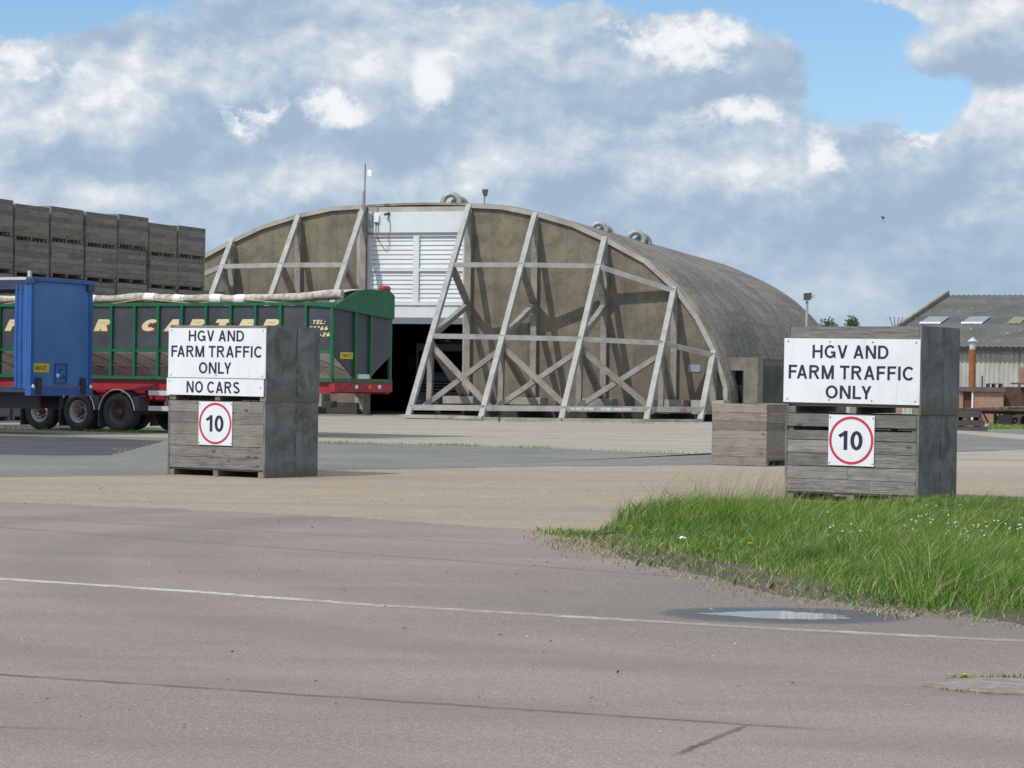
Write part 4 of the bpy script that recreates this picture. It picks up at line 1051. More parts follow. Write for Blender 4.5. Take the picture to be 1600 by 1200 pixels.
# goose-neck vents on the roof crown
def gooseneck(px, py, Y, rpx, tpx, yaw, label):
    c = at(px, py, Y); s = Y/F; r = rpx*s; tr = tpx*s
    o = empty('roof_vent', (c.x, c.y, c.z-1.2), 0, label, 'vent', 'goose-neck vents on the shelter roof')
    dirs = ((math.cos(yaw), math.sin(yaw)), (math.cos(yaw+.75), math.sin(yaw+.75)))
    for k, (dx, dy) in enumerate(dirs):
        off = Vector((.0, 0, 1.2)) if k == 0 else Vector((r*.95, r*1.2, 1.2-r*.42)); pth = [off+Vector((-dx*r, -dy*r, -1.1))]
        for i in range(15):
            a = math.pi-R(205)*i/14; pth.append(off+Vector((dx*r*math.cos(a), dy*r*math.cos(a), r*math.sin(a))))
        MB().tube(pth, tr, 14).build('pipe', M['galv'], o)
gooseneck(705, 317, 97, 13.2, 4.6, R(-10), 'grey goose-neck vent pipes above the white infill panel')
gooseneck(936, 361, 97, 11.5, 4.1, R(-10), 'grey goose-neck vent pipes half hidden behind the rusty arch edge')
gooseneck(994, 375, 101, 12.3, 4.5, R(-10), 'grey goose-neck vent pipes on the bare roof, rightmost pair')

# mast with small white pennant, floodlight, wall fittings
p = Wp(-4.62, 0, .35)
c = at(568.5, 322, p.y)
o = empty('mast', (c.x, c.y, c.z-1.0), 0, 'thin grey mast with a small white flag at the left edge of the white panel', 'mast')
MB().tube([(0, 0, 0), (0, 0, 1.6)], .055, 8).tube([(.03, 0, 1.2), (.03, 0, 2.68)], .03, 8).bb(-.12, .12, -.05, .05, .98, 1.02).build('pole', M['steel_dark'], o)
m = MB(); vs = []; n = 8
for i in range(n):
    f = i/(n-1); vs += [(.05+.24*f, .04*math.sin(f*5), 2.46-.03*f), (.05+.24*f, .04*math.sin(f*5), 2.22-.04*f), (.05+.24*f, .04*math.sin(f*5)+.006, 2.46-.03*f), (.05+.24*f, .04*math.sin(f*5)+.006, 2.22-.04*f)]
fs = []
for i in range(n-1): a = i*4; fs += [(a, a+1, a+5, a+4), (a+2, a+6, a+7, a+3), (a, a+4, a+6, a+2), (a+1, a+3, a+7, a+5)]
fs += [(0, 2, 3, 1), (4*n-4, 4*n-3, 4*n-1, 4*n-2)]
m.add(vs, fs).build('flag', M['litter'], o)
c = at(757, 318, 94.5)
o = empty('floodlight', (c.x, c.y, c.z-.8), 0, 'small dark floodlight on a stalk at the top of the right door leaf', 'floodlight')
MB().tube([(-.0, 0, 0), (0, 0, 1.15)], .028, 8).build('stalk', M['steel_dark'], o)
MB().prism([(-.09, -.1, 1.22), (-.04, -.1, 1.10), (.10, -.1, 1.10), (.15, -.1, 1.36), (-.10, -.1, 1.36)], (0, .22, 0)).build('lamp_head', M['mud'], o)
c = at(1261, 470, 76); c2 = Vector((c.x, c.y, gz(c.x, c.y)))
o = empty('lamp_post', c2, 0, 'slim grey lamp post with twin floodlights behind the right sign stack', 'lamp post')
hh = c.z-c2.z
MB().tube([(0, 0, 0), (0, 0, hh*.6), (.0, 0, hh)], [.07, .05, .045], 10).build('pole', M['steel'], o)
MB().prism([(-.10, -.12, hh+.02), (.10, -.12, hh+.02), (.14, -.12, hh+.26), (-.10, -.12, hh+.24)], (0, .24, 0)).build('lamp_head', M['mud'], o)
MB().prism([(.14, -.1, hh+.06), (.24, -.1, hh+.10), (.27, -.1, hh+.22), (.16, -.1, hh+.18)], (0, .2, 0)).build('lamp_head', M['silver'], o)
c = Wp(-3.98, 7.78, -.18)
o = empty('junction_box', c, math.atan2(UV_.y, UV_.x), 'cream junction box with dangling cables at the top of the white panel', 'electrical box')
MB().bb(-.11, .11, -.10, 0, -.14, .16).build('casing', M['lamp'], o, bevel=.01)
m = MB(); m.tube([(-.02, -.03, -.14), (-.04, -.03, -.45), (.05, -.03, -.75), (.22, -.02, -1.05), (.38, -.02, -1.25), (.55, -.02, -1.05), (.50, -.02, -.8)], .012, 6); m.tube([(.05, -.03, -.14), (.08, -.03, -.5), (.02, -.02, -.85)], .012, 6)
m.tube([(-.16, -.03, .15), (-.17, -.03, -.2)], .015, 6); m.tube([(-.30, -.03, -.05), (-.28, -.03, -.3), (-.2, -.03, -.35), (-.14, -.03, -.22)], .012, 6)
m.build('cable', M['mud'], o)
c = Wp(-3.50, 7.94, -.16)
o = empty('security_camera', c, math.atan2(UV_.y, UV_.x), 'small dark camera on a bracket beside the cream junction box', 'camera')
MB().lathe([(0, -.16), (.05, -.16), (.05, .08), (0, .08)], (-.05, -.10, .02), (-.6, -.7, -.25), 12).build('body', M['mud'], o)
MB().beam((0, 0, .0), (-.04, -.10, .02), .03, .03).build('bracket', M['steel_dark'], o)
MB().tube([(.02, -.02, -.02), (.08, -.02, -.3), (.10, -.02, -.6), (.02, -.02, -.95)], .011, 6).build('cable', M['mud'], o)

# lorry parked inside the shelter
def lorry():
    c = at(690, 640, 101); c.z = 0.02
    o = empty('lorry', c, math.atan2(UV_.y, UV_.x), 'grey lorry with blue band parked nose-out in the dark shelter opening', 'lorry')
    MB().bb(-1.22, 1.22, 0, 1.9, .45, 2.95).build('cab', M['cab'], o, bevel=.06)
    MB().prism([(-1.0, .35, 2.96), (1.0, .35, 2.96), (1.0, 1.2, 3.5), (-1.0, 1.2, 3.5)], (0, .55, 0)).build('wind_deflector', M['cab'], o, bevel=.04)
    MB().bb(-1.08, 1.08, -.02, .02, 1.72, 2.62).build('windscreen', M['glass'], o)
    MB().bb(-1.23, 1.23, -.015, .01, 1.52, 1.70).build('band', M['cabblue'], o)
    MB().bb(-.95, .95, -.012, .01, .80, 1.44).build('grille', M['black'], o)
    m = MB()
    for k in range(5): m.bb(-.97, .97, -.05, -.013, .82+k*.135, .875+k*.135)
    m.build('grille_bar', M['cab'], o)
    MB().bb(-1.25, 1.25, -.14, .2, .30, .62).build('bumper', M['cab'], o, bevel=.03)
    for x in (-.98, .98): MB().lathe([(0, -.16), (.10, -.155), (.13, -.13), (.13, 0)], (x, -.01, .47), (0, 1, 0), 16).build('headlight', M['lamp'], o)
    for x in (-1.42, 1.42): MB().bb(x-.12, x+.12, -.12, .02, 1.75, 2.3).bb(min(x, 1.2*np.sign(x)), max(x, 1.2*np.sign(x)), -.05, -.02, 2.25, 2.29).build('mirror', M['black'], o)
    MB().lathe([(0, -.05), (.09, -.05), (.11, 0), (.11, .1)], (.12, .33, 3.08), (0, 1, 0), 14).build('roof_lamp', M['lamp'], o)
    for x in (-1.0, 1.0):
        wheel(o, (x, .75, .5), (np.sign(x), 0, 0), .5, .32); wheel(o, (x, 4.6, .5), (np.sign(x), 0, 0), .5, .5)
    MB().bb(-.45, .45, .6, 5.4, .62, .95).build('chassis', M['black'], o)
lorry()

# ------------------------------------------------------------------ barn and yard at right
def barn():
    yaw = R(-28); c = at(1373, 541, 150); zg = gz(c.x, c.y); ze = c.z-zg
    o = empty('barn', (c.x, c.y, zg), yaw, 'long farm barn with mottled grey corrugated roof and pale corrugated walls', 'barn')
    Lb, hs = 52, 14.9; zr = at(1485, 461, 163.2).z-zg; y0 = 0
    def corrug(m, x0, x1, fn, pitch=.36, amp=.035):
        n = int((x1-x0)/pitch*4); vs = []; fs = []
        for i in range(n+1):
            x = x0+(x1-x0)*i/n; a = amp*math.sin(i*math.pi/2)
            vs += fn(x, a)
        k = len(fn(0, 0))
        for i in range(n):
            for j in range(k-1): q = i*k+j; fs.append((q, q+1, q+k+1, q+k)[::-1])
        m.add(vs, fs)
    m = MB()
    for s in (0, 1):
        ya, yb = (-.45, hs) if s == 0 else (2*hs+.45, hs)
        corrug(m, -.3, Lb, lambda x, a: [(x, ya, ze+.0+a), (x, yb, zr+a)])
    m.prism([(-.3, -.45, ze-.10), (-.3, hs, zr-.10), (-.3, 2*hs+.45, ze-.10), (-.3, hs, zr-.35)], (.12, 0, 0))
    rf = m.build('roof', M['asb_roof'], o)
    MB().prism([(-.36, -.5, ze+.02), (-.36, hs, zr+.05), (-.36, hs, zr+.30), (-.36, -.5, ze+.27)], (.22, 0, 0)).build('verge', M['vergem'], rf)
    MB().bb(-.3, Lb, -.62, -.45, ze-.22, ze-.02).build('gutter', M['black'], o)
    m = MB(); corrug(m, 0, Lb, lambda x, a: [(x, a, -.6), (x, a, ze-.05)], .30, .05); m.build('front_wall', M['asb_wall'], o)
    MB().prism([(0, 0, -.6), (0, 2*hs, -.6), (0, 2*hs, ze), (0, hs, zr-.2), (0, 0, ze)], (.2, 0, 0)).build('gable_wall', M['asb_wall'], o)
    MB().bb(0, Lb, 2*hs-.2, 2*hs, -.6, ze-.05).build('rear_wall', M['asb_wall'], o)
    inv = wmat(o).inverted()
    sl = (zr-ze)/hs
    # skylights: hit the roof plane
    def roof_hit(px, py):
        a = inv @ Vector((0, 0, CZ)); r = inv.to_3x3() @ ray(px, py)
        k = (ze+sl*a.y-a.z)/(r.z-sl*r.y); return a+r*k
    for (x0, x1, ya, yb, mt) in ((1437, 1470, 508, 498, 'skylight'), (1502, 1535, 508, 498, 'skylight'), (1573, 1594, 508, 499, 'skylight_moss')):
        A, B, C = roof_hit(x0, ya), roof_hit(x1, ya), roof_hit((x0+x1)/2+16, yb)
        m = MB(); up = Vector((0, 0, .10)); dy = Vector((0, C.y-A.y, (C.y-A.y)*sl)); 
        m.prism([Vector((A.x, A.y, ze+sl*A.y))+up, Vector((B.x, A.y, ze+sl*A.y))+up, Vector((B.x, A.y, ze+sl*A.y))+up+dy, Vector((A.x, A.y, ze+sl*A.y))+up+dy], (0, 0, .05))
        m.build('skylight', M[mt], rf)
        if mt == 'skylight':
            m = MB(); n = 8
            for k in range(n): x = A.x+(B.x-A.x)*(k+.5)/n; m.lathe([(0, -.14), (.075, -.14), (.11, 0)], (x, A.y-.02, ze+sl*A.y+.12), (0, 1, 0), 8)
            m.build('sheet_edge', M['lamp'], rf)
barn()
gR = lambda p: Vector((p.x, p.y, gz(p.x, p.y)))
c = gR(at(1518, 650, 138))
zc = lambda py, Y, px=1540: at(px, py, Y).z
o = empty('flue', c, 0, 'rust-red flue pipe with pale conical cap against the barn wall', 'flue')
s = 138/F
MB().tube([(0, 0, 0), (0, 0, zc(546, 138)-c.z)], 5.6*s, 16).build('rusty_pipe', M['rustpipe'], o)
MB().tube([(0, 0, zc(546, 138)-c.z), (0, 0, zc(534, 138)-c.z)], 4.8*s, 16).build('upper_pipe', M['silver'], o)
z0 = zc(534, 138)-c.z; MB().lathe([(0, 0), (8.5*s, 0), (8.2*s, .6*s), (0, 7*s)], (0, 0, z0), (0, 0, 1), 20).build('cap', M['silver'], o)
# brick outbuilding
def outbuilding():
    Y = 137; a = gR(at(1504, 660, Y)); X = lambda px, Y_=Y: (at(px, 620, Y_).x-a.x); z = lambda py, px=1540: at(px, py, Y).z-a.z
    o = empty('brick_outbuilding', a, 0, 'low red brick outbuilding with dark flat roof in front of the barn', 'outbuilding')
    D = 4
    m = MB().bb(X(1518), X(1568), 0, .25, -.3, z(612)).bb(X(1499), X(1505), 0, .25, -.3, z(610)).bb(X(1505), X(1518), 0, .25, z(609.5), z(608.)).bb(X(1568)-.25, X(1568), .25, D, -.3, z(612)).bb(X(1499), X(1499)+.25, .25, D, -.3, z(612)).bb(X(1499), X(1640), D, D+.2, -.3, z(612)); m.build('wall', M['brick'], o)
    MB().bb(X(1497), X(1570), -.2, D+.3, z(612)+.005, z(605.)).build('roof', M['concdark'], o)
    MB().bb(X(1506), X(1517.5), .12, .2, -.2, z(610)).build('door', M['rustdark'], o)
    MB().tube([(X(1519), -.06, 0), (X(1519), -.06, z(610)), (X(1508), -.06, z(608))], .06, 8).build('downpipe', M['tarpwhite'], o)
    MB().bb(X(1578, 141), X(1650), -.6, D-.1, z(600), z(597)).build('shed_roof', M['concdark'], o)
    MB().bb(X(1568)+.02, X(1640), 1.6, 1.7, -.2, z(604)).build('shed_back', M['rustdark'], o)
    for px in (1590, 1636): MB().bb(X(px)-.06, X(px)+.06, -.5, -.38, -.3, z(600)).build('post', M['rustdark'], o)
    MB().bb(X(1592, 140.6), X(1660), D-.5, D-.2, z(597)+.01, z(572)).build('upper_wall', M['brick'], o)
    m = MB().bb(X(1547), X(1570), .5, 1.2, z(600), z(599))
    for px in (1548, 1557, 1568): m.bb(X(px)-.05, X(px)+.05, .5, 1.2, z(605), z(600))
    m.bb(X(1538), X(1540), .8, .9, z(605), z(587)); m.build('roof_frame', M['rustdark'], o)
outbuilding()
def flatbed():
    Y = 120; a = gR(at(1587, 664, Y)); X = lambda px: at(px, 640, Y).x-a.x; z = lambda py, px=1560: at(px, py, Y).z-a.z
    o = empty('flatbed_trailer', a, 0, 'rusty flatbed farm trailer with loose planks on its deck beside the brick wall', 'trailer')
    MB().bb(X(1470), X(1660), 0, 2.3, z(642), z(638.5)).build('deck', M['rustdark'], o)
    m = MB().bb(X(1470), X(1660), .5, .65, z(647), z(642)-.002).bb(X(1470), X(1660), 1.65, 1.8, z(647), z(642)-.002)
    for px in (1540, 1558): m.beam((X(px), .55, z(646)), (X(px+8), .55, z(661)), .08, .08)
    m.bb(X(1557), X(1560), .45, .7, 0, z(646)); m.beam((X(1566), .5, z(646)), (X(1559), .5, z(660)), .07, .07); m.bb(X(1557), X(1568), .5, .6, z(661), z(659)); m.build('chassis', M['rustdark'], o)
    r = z(649, 1587)/2
    for px in (1587, 1618): wheel(o, (X(px), .22, r), (0, -1, 0), r, .34); wheel(o, (X(px), 2.1, r), (0, 1, 0), r, .34)
    MB().bb(X(1560), X(1580), -.05, .12, z(663), z(648)).build('mudguard', M['black'], o)
    m = MB()
    for i in range(5): m.box((X(1576)+i*.5, .9+.2*i, z(637)+.03), (3.2, .2, .05), Matrix.Rotation(R(4*i-6), 3, 'Z') @ Matrix.Rotation(R(-1.5), 3, 'Y'))
    m.bb(X(1545), X(1549), .2, .9, z(638.4), z(636)).bb(X(1558), X(1562), .2, .9, z(638.4), z(636)).bb(X(1572), X(1576), .2, .9, z(638.4), z(636)); tag(m.build('loose_planks', M['plank'], o))
flatbed()
def baulks():
    Y = 100; a = gR(at(1515, 672, Y)); X = lambda px: at(px, 660, Y).x-a.x; z = lambda py: at(1520, py, Y).z-a.z
    rr = random.Random(5)
    o = empty('timber_stack', a, 0, 'low stack of black timber baulks on bearers at the tarmac edge', 'timber')
    for i, (y0, y1, xa, xb) in enumerate(((673, 667, 1485, 1545), (665.5, 657, 1480, 1541), (652, 643, 1480, 1536))):
        m = MB()
        for k in range(4): m.bb(X(xa)+rr.uniform(-.1, .1), X(xb)+rr.uniform(-.2, .05), .1+k*.3, .36+k*.3, z(y0), z(y1))
        m.build('baulk', M['sleeper'], o)
    m = MB()
    for px in (1490, 1505, 1530):
        m.bb(X(px), X(px)+.18, .12, 1.2, z(667)+.004, z(665.5)-.004); m.bb(X(px), X(px)+.18, .12, 1.2, z(657)+.004, z(652)-.004)
    m.build('bearer', M['sleeper'], o)
baulks()
c = gR(at(1399, 640, 142)); zt = at(1399, 511, 142).z-c.z; s = 142/F
o = empty('brick_pillar', c, 0, 'red brick pillar with bare iron rods fanning out of its top', 'pillar')
MB().bb(-9*s, 9*s, -.35, .35, -.3, zt).build('shaft', M['brick'], o)
for k, (dx, x) in enumerate(((-5, -7), (-1, -3), (1.5, 2), (5, 5))):
    MB().tube([(x*s*.7, 0, zt), ((x+dx*.9)*s, 0, zt+16*s)], .022, 6).build('rod', M['rustdark'], o)

# ------------------------------------------------------------------ vegetation
def mesh_np(name, V, faces, mat, kind=None, parent=None):
    me = bpy.data.meshes.new(name); nv = len(V); me.vertices.add(nv); me.vertices.foreach_set('co', V.astype(np.float32).ravel())
    F_ = np.asarray(faces); nf, k = F_.shape
    me.loops.add(nf*k); me.loops.foreach_set('vertex_index', F_.ravel().astype(np.int32))
    me.polygons.add(nf); me.polygons.foreach_set('loop_start', np.arange(0, nf*k, k, dtype=np.int32)); me.polygons.foreach_set('loop_total', np.full(nf, k, dtype=np.int32))
    me.materials.append(mat); me.update(calc_edges=True); me.validate()
    o = bpy.data.objects.new(name, me); COL.objects.link(o); o.parent = parent
    if kind: o['kind'] = kind
    return o
def blades(P, H, Wd, lean, mat, name, wind=(.25, .05)):
    n = len(P); H = np.asarray(H); a = nr.uniform(0, 2*np.pi, n); side = np.stack([np.cos(a), np.sin(a), np.zeros(n)], 1)
    b = nr.uniform(0, 2*np.pi, n); ln = lean*nr.uniform(.2, 1, n)
    bend = np.stack([np.cos(b)*ln+wind[0], np.sin(b)*ln+wind[1], np.zeros(n)], 1)*H[:, None]
    up = np.array([0, 0, 1.])
    mid = P+up*(H*.55)[:, None]+bend*.35; tip = P+up*(H*.95)[:, None]+bend
    w_ = side*Wd[:, None]
    V = np.stack([P-w_, P+w_, mid+w_*.75, mid-w_*.75, tip], 1).reshape(-1, 3)
    i = np.arange(n)[:, None]*5
    Fq = np.concatenate([np.concatenate([i, i+1, i+2], 1), np.concatenate([i, i+2, i+3], 1), np.concatenate([i+3, i+2, i+4], 1)], 0)
    return mesh_np(name, V, Fq, mat, 'stuff')
def inpoly(pts, poly):
    x, y = pts[:, 0], pts[:, 1]; ins = np.zeros(len(pts), bool); n = len(poly); j = n-1
    for i in range(n):
        xi, yi = poly[i]; xj, yj = poly[j]
        c = ((yi > y) != (yj > y)) & (x < (xj-xi)*(y-yi)/(yj-yi+1e-12)+xi); ins ^= c; j = i
    return ins
def dpoly(pts, poly):
    D = np.full(len(pts), 1e9)
    for a, b in zip(poly, poly[1:]+poly[:1]):
        a = np.array(a); b = np.array(b); ab = b-a; tt = np.clip(((pts-a)@ab)/(ab@ab), 0, 1); D = np.minimum(D, np.linalg.norm(pts-(a+tt[:, None]*ab), axis=1))
    return D
edge = [(908, 836), (925, 850), (955, 862), (985, 876), (1060, 892), (1130, 908), (1200, 926), (1280, 938), (1350, 948), (1450, 958), (1540, 968), (1640, 980)]
backe = [(1640, 786), (1500, 787), (1380, 790), (1230, 793), (1130, 797), (1060, 800), (1010, 808), (965, 820), (935, 830)]
vp = xy(edge+[(1900, 1010), (1900, 780)]+backe)
# soil bed, edge ragged
sp_ = []
for (x, y), (x2, y2) in zip(vp, vp[1:]+vp[:1]):
    L = math.hypot(x2-x, y2-y); k = max(1, int(L/.05)) if y < 24.5 and x < 8 else 2
    for i in range(k): f = i/k; w1 = .10*math.sin(x*9+f*L*5)+.08*math.sin(y*5+f*L*13); sp_.append((x+(x2-x)*f+rnd.uniform(-.006, .006), y+(y2-y)*f+w1+rnd.uniform(-.05, .05)))
MBs = MB().add([(x, y, .0045) for x, y in sp_], [tuple(range(len(sp_)))])
so = MBs.build('soil', M['soil']); so['kind'] = 'structure'
if so.data.polygons[0].normal.z < 0: so.data.flip_normals()
vpa = np.array(vp); mn, mx = vpa.min(0), vpa.max(0); mx[0] = min(mx[0], 8.8)
N = 420000
pts = np.stack([nr.uniform(mn[0], mx[0], N), nr.uniform(mn[1], mx[1], N)], 1); pts = pts[inpoly(pts, vp)]
fe = xy(edge); dE = np.full(len(pts), 1e9)
for a, b in zip(fe, fe[1:]):
    a = np.array(a); b = np.array(b); ab = b-a; tt = np.clip(((pts-a)@ab)/(ab@ab), 0, 1); dE = np.minimum(dE, np.linalg.norm(pts-(a+tt[:, None]*ab), axis=1))
def fieldn(p, s, seed):
    r_ = np.random.default_rng(seed); out = 0
    for k in range(6):
        a = r_.uniform(0, 6.28); fq = s*r_.uniform(.6, 1.8); out = out+np.sin(p[:, 0]*fq*np.cos(a)*1.3+p[:, 1]*fq*np.sin(a)+r_.uniform(0, 6.28))
    return out/6
fld = fieldn(pts, 2.2, 3); f2 = fieldn(pts, 6, 4)
keep = nr.random(len(pts)) < np.clip((dE-.30)/1.0+.55*fld+.35*f2, .02, 1)*np.clip(18/pts[:, 1], .5, 1)
pts, dE, fld, f2 = pts[keep], dE[keep], fld[keep], f2[keep]
H = (.05+.085*np.clip(dE/1.6, 0, 1)+.10*np.clip(fld+.1, 0, 1)+.07*np.clip(f2, 0, 1))*nr.uniform(.35, 1.45, len(pts))
P3 = np.concatenate([pts, np.full((len(pts), 1), .008)], 1)
tuft = nr.random(len(pts)) < .06; H[tuft] *= 1.6
for px, py, r_, k_ in [(1405, 925, .3, .9), (1470, 935, .4, .9), (1560, 945, .5, 1.), (1290, 905, .3, .5), (1190, 880, .3, .5), (1010, 850, .7, -.35), (960, 842, .6, -.45), (1120, 880, .6, -.2), (1350, 860, .8, .4), (1500, 880, .9, .5), (1070, 818, 1.0, .7), (1150, 812, 1., .6), (1260, 830, .8, .5)]:
    q = G(px, py); H *= 1+k_*np.exp(-((pts[:, 0]-q.x)**2+(pts[:, 1]-q.y)**2*.5)/r_**2)
H *= .68*(1-.10*np.clip((pts[:, 1]-24)/3, 0, 1))
blades(P3, H, nr.uniform(.0018, .0058, len(pts)), 1.15, M['grass'], 'grass', (.30, .04))
# taller wispy seed grass at the back of the verge and round the boxes
def stalks(n, poly, h0, h1, name):
    pl = xy(poly); a = np.array(pl); p = np.stack([nr.uniform(a[:, 0].min(), a[:, 0].max(), n*4), nr.uniform(a[:, 1].min(), a[:, 1].max(), n*4)], 1)
    p = p[inpoly(p, pl)][:n]; m = len(p); H = nr.uniform(h0, h1, m); P = np.concatenate([p, np.full((m, 1), .01)], 1)
    stalk = blades(P, H, np.full(m, .0022), .25, M['straw'], name, (.40, .05))
    return stalk
stalks(420, [(985, 818), (1060, 800), (1130, 798), (1222, 798), (1222, 780), (1130, 784), (1040, 797)], .22, .62, 'seed_grass')
stalks(160, [(1222, 800), (1430, 800), (1430, 789), (1222, 789)], .10, .30, 'seed_grass')
bpy.data.objects['seed_grass.001']['kind'] = 'stuff'
pl = [(925, 834), (1000, 815), (1060, 806), (1000, 806), (940, 820)]
yd = xy([(1540, 672), (1640, 671), (1640, 662), (1548, 663)]); ya = np.array(yd)
yp = np.stack([nr.uniform(ya[:, 0].min(), ya[:, 0].max(), 26000), nr.uniform(ya[:, 1].min(), ya[:, 1].max(), 26000)], 1); yp = yp[inpoly(yp, yd)]
yz = np.array([gz(x, y) for x, y in yp])
blades(np.concatenate([yp, yz[:, None]], 1), nr.uniform(.08, .24, len(yp)), nr.uniform(.008, .016, len(yp)), .9, M['grass'], 'yard_grass')
# sparse weeds in the joints and along the tarmac edge
def along(poly, n, sx, sy, h0, h1, mat, name, wd=.006):
    lean = 2.6 if name == 'dry_grass' else .8
    P = [G(*q) for q in poly]; out = []
    for _ in range(n):
        i = rnd.randrange(len(P)-1); q = P[i].lerp(P[i+1], rnd.random()); k = max(0, math.sin(q.x*3.1)+math.sin(q.x*1.3+2))+.15
        if rnd.random() > k: continue
        x, y = q.x+rnd.gauss(0, sx), q.y+rnd.gauss(0, sy); out.append((x, y, gz(x, y)+.005))
    P3 = np.array(out); return blades(P3, nr.uniform(h0, h1, len(P3)), np.full(len(P3), wd), lean, mat, name, (.1, 0))
along([(-40, 671), (90, 672), (170, 675), (262, 677)], 2600, .3, .25, .03, .10, M['grass'], 'weed_strip')
along([(500, 692), (640, 695), (760, 698), (1000, 706.5), (1110, 710)], 1500, .3, .2, .03, .08, M['grass'], 'weed_strip')
along([(700, 657), (780, 659), (880, 661), (1000, 662), (1100, 662)], 800, .2, .15, .04, .16, M['grass'], 'weed_strip')
along([(168, 711), (210, 701), (258, 689)], 500, .12, .2, .01, .05, M['straw'], 'dry_grass')
along([(860, 832), (900, 838), (935, 842)], 500, .10, .25, .02, .07, M['grass'], 'weed_strip')
along([(870, 842), (940, 862), (1000, 884), (1120, 912), (1250, 936), (1400, 954), (1600, 976)], 3800, .16, .28, .01, .045, M['straw'], 'dry_grass', .0035)
along([(930, 846), (985, 866), (1060, 884), (1200, 914), (1350, 938)], 3000, .2, .4, .02, .09, M['straw'], 'dry_grass', .003)
along([(930, 848), (985, 868), (1060, 886), (1200, 918), (1350, 942), (1600, 968)], 4200, .25, .45, .015, .06, M['grass'], 'short_grass', .004)
along([(960, 858), (1060, 882), (1200, 914), (1300, 932), (1450, 950), (1600, 966)], 700, .2, .3, .03, .07, M['weed'], 'broad_leaves', .014)
along([(1350, 955), (1450, 962), (1600, 978)], 900, .1, .12, .01, .04, M['straw'], 'dry_grass', .004)
# crumbled concrete slab at the lower right edge, with weeds round it
sl = G(1530, 1072)
q = [(1440, 1074), (1490, 1063), (1560, 1062), (1640, 1066), (1640, 1088), (1560, 1087), (1490, 1081)]
qq = [G(*p) for p in q]
MB().prism([(p.x, p.y, .0) for p in qq][::-1], (0, 0, .012)).build('drain_slab', M['slabm'])
bpy.data.objects['drain_slab']['kind'] = 'structure'
along([(1455, 1078), (1490, 1082), (1540, 1086)], 200, .02, .02, .01, .025, M['grass'], 'weed_strip', .003)
along([(1480, 1062), (1520, 1060), (1600, 1061)], 420, .02, .02, .01, .035, M['grass'], 'weed_strip', .003)
def dandelion(px, py, r, h, label, grp='dandelions'):
    g_ = G(px, py); o = empty('dandelion', g_, rnd.random()*6, label, 'flower', grp)
    m = MB(); n = 26
    for k in range(n):
        a = k*2.4; rr_ = r*(.45+.55*(k/n)); p = Vector((math.cos(a), math.sin(a), 0)); q = Vector((-p.y, p.x, 0))*r*.16
        m.add([(0, 0, h), p*rr_-q+Vector((0, 0, h+r*(.5-.45*k/n))), p*rr_*1.05+q+Vector((0, 0, h+r*(.5-.45*k/n)))], [(0, 1, 2)])
    m.build('flower_head', M['petal'], o)
    MB().tube([(0, 0, 0), (.004, 0, h*.6), (0, 0, h)], .003, 6).build('stem', M['weed'], o)
    m = MB()
    for k in range(7):
        a = k*.9; m.add([(0, 0, .008), (math.cos(a)*.05-.01*math.sin(a), math.sin(a)*.05+.01*math.cos(a), .02), (math.cos(a)*.10, math.sin(a)*.10, .008), (math.cos(a)*.05+.01*math.sin(a), math.sin(a)*.05-.01*math.cos(a), .02)], [(0, 1, 2, 3)])
    m.build('leaf', M['weed'], o)
dandelion(1507, 1061, .022, .018, 'yellow dandelion growing at the edge of the concrete slab')
for px, py, lb in ((1500, 812, 'yellow dandelion in the grass behind the clover'), (1540, 842, 'yellow dandelion among white clover at right'), (1172, 880, 'low yellow dandelion near the bare verge edge'), (1480, 795, 'yellow dandelion just right of the sign boxes'), (985, 850, 'yellow dandelion at the left tip of the verge')):
    dandelion(px, py, .028, .16, lb)
m = MB()
for k in range(60):
    px = rnd.choice((rnd.uniform(1290, 1620), rnd.uniform(1420, 1620))); py = rnd.gauss(835, 13)
    q = G(px, py+16); m.lathe([(0, -.009), (.009, -.004), (.009, .004), (0, .009)], (q.x, q.y, rnd.uniform(.14, .21)), (0, 0, 1), 6)
tag(m.build('clover_flowers', M['clover']), kind='stuff')
def litter(px, py, s, h, label):
    q = G(px, py); rr = random.Random(px); o = MB(); n = 14; vs = []
    for i in range(n):
        for j in range(5):
            a = 2*math.pi*i/n; f = j/4; r = s*(math.sin(f*math.pi)*.9+.1)*rr.uniform(.6, 1.2); vs.append((q.x+r*math.cos(a), q.y+r*math.sin(a)*.8, h+s*.55*f*2*rr.uniform(.85, 1.1)))
    fs = [(i*5+j, ((i+1) % n)*5+j, ((i+1) % n)*5+j+1, i*5+j+1) for i in range(n) for j in range(4)]
    tag(o.add(vs, fs).build('litter', M['litter']), label, 'litter', 'litter in the verge')
litter(1066, 850, .035, .035, 'crumpled pale wrapper caught in grass near the verge tip')
litter(1443, 938, .03, .04, 'small white crumpled paper at the front edge of the verge')
def weedplant(px, py, h, n, label):
    q = G(px, py); o = empty('weed_plant', q, 0, label, 'weed'); st = MB(); lv = MB(); rr = random.Random(n)
    for k in range(n):
        a = rr.uniform(0, 6.28); t_ = Vector((math.cos(a)*h*.45*rr.random(), math.sin(a)*h*.3*rr.random(), h*rr.uniform(.55, 1))); st.tube([(0, 0, 0), t_*.5+Vector((0, 0, .03)), t_], .008, 5)
        for i in range(16):
            p = t_*rr.uniform(.25, 1); d_ = Vector((rr.uniform(-1, 1), rr.uniform(-1, 1), rr.uniform(-.2, .7))).normalized()*h*.14; e = d_.cross(Vector((rr.uniform(-1, 1), rr.uniform(-1, 1), 1))).normalized()*h*.035
            lv.add([p, p+d_*.5+e, p+d_, p+d_*.5-e], [(0, 1, 2, 3)])
    st.build('stem', M['weed'], o); lv.build('foliage', M['weed'], o)
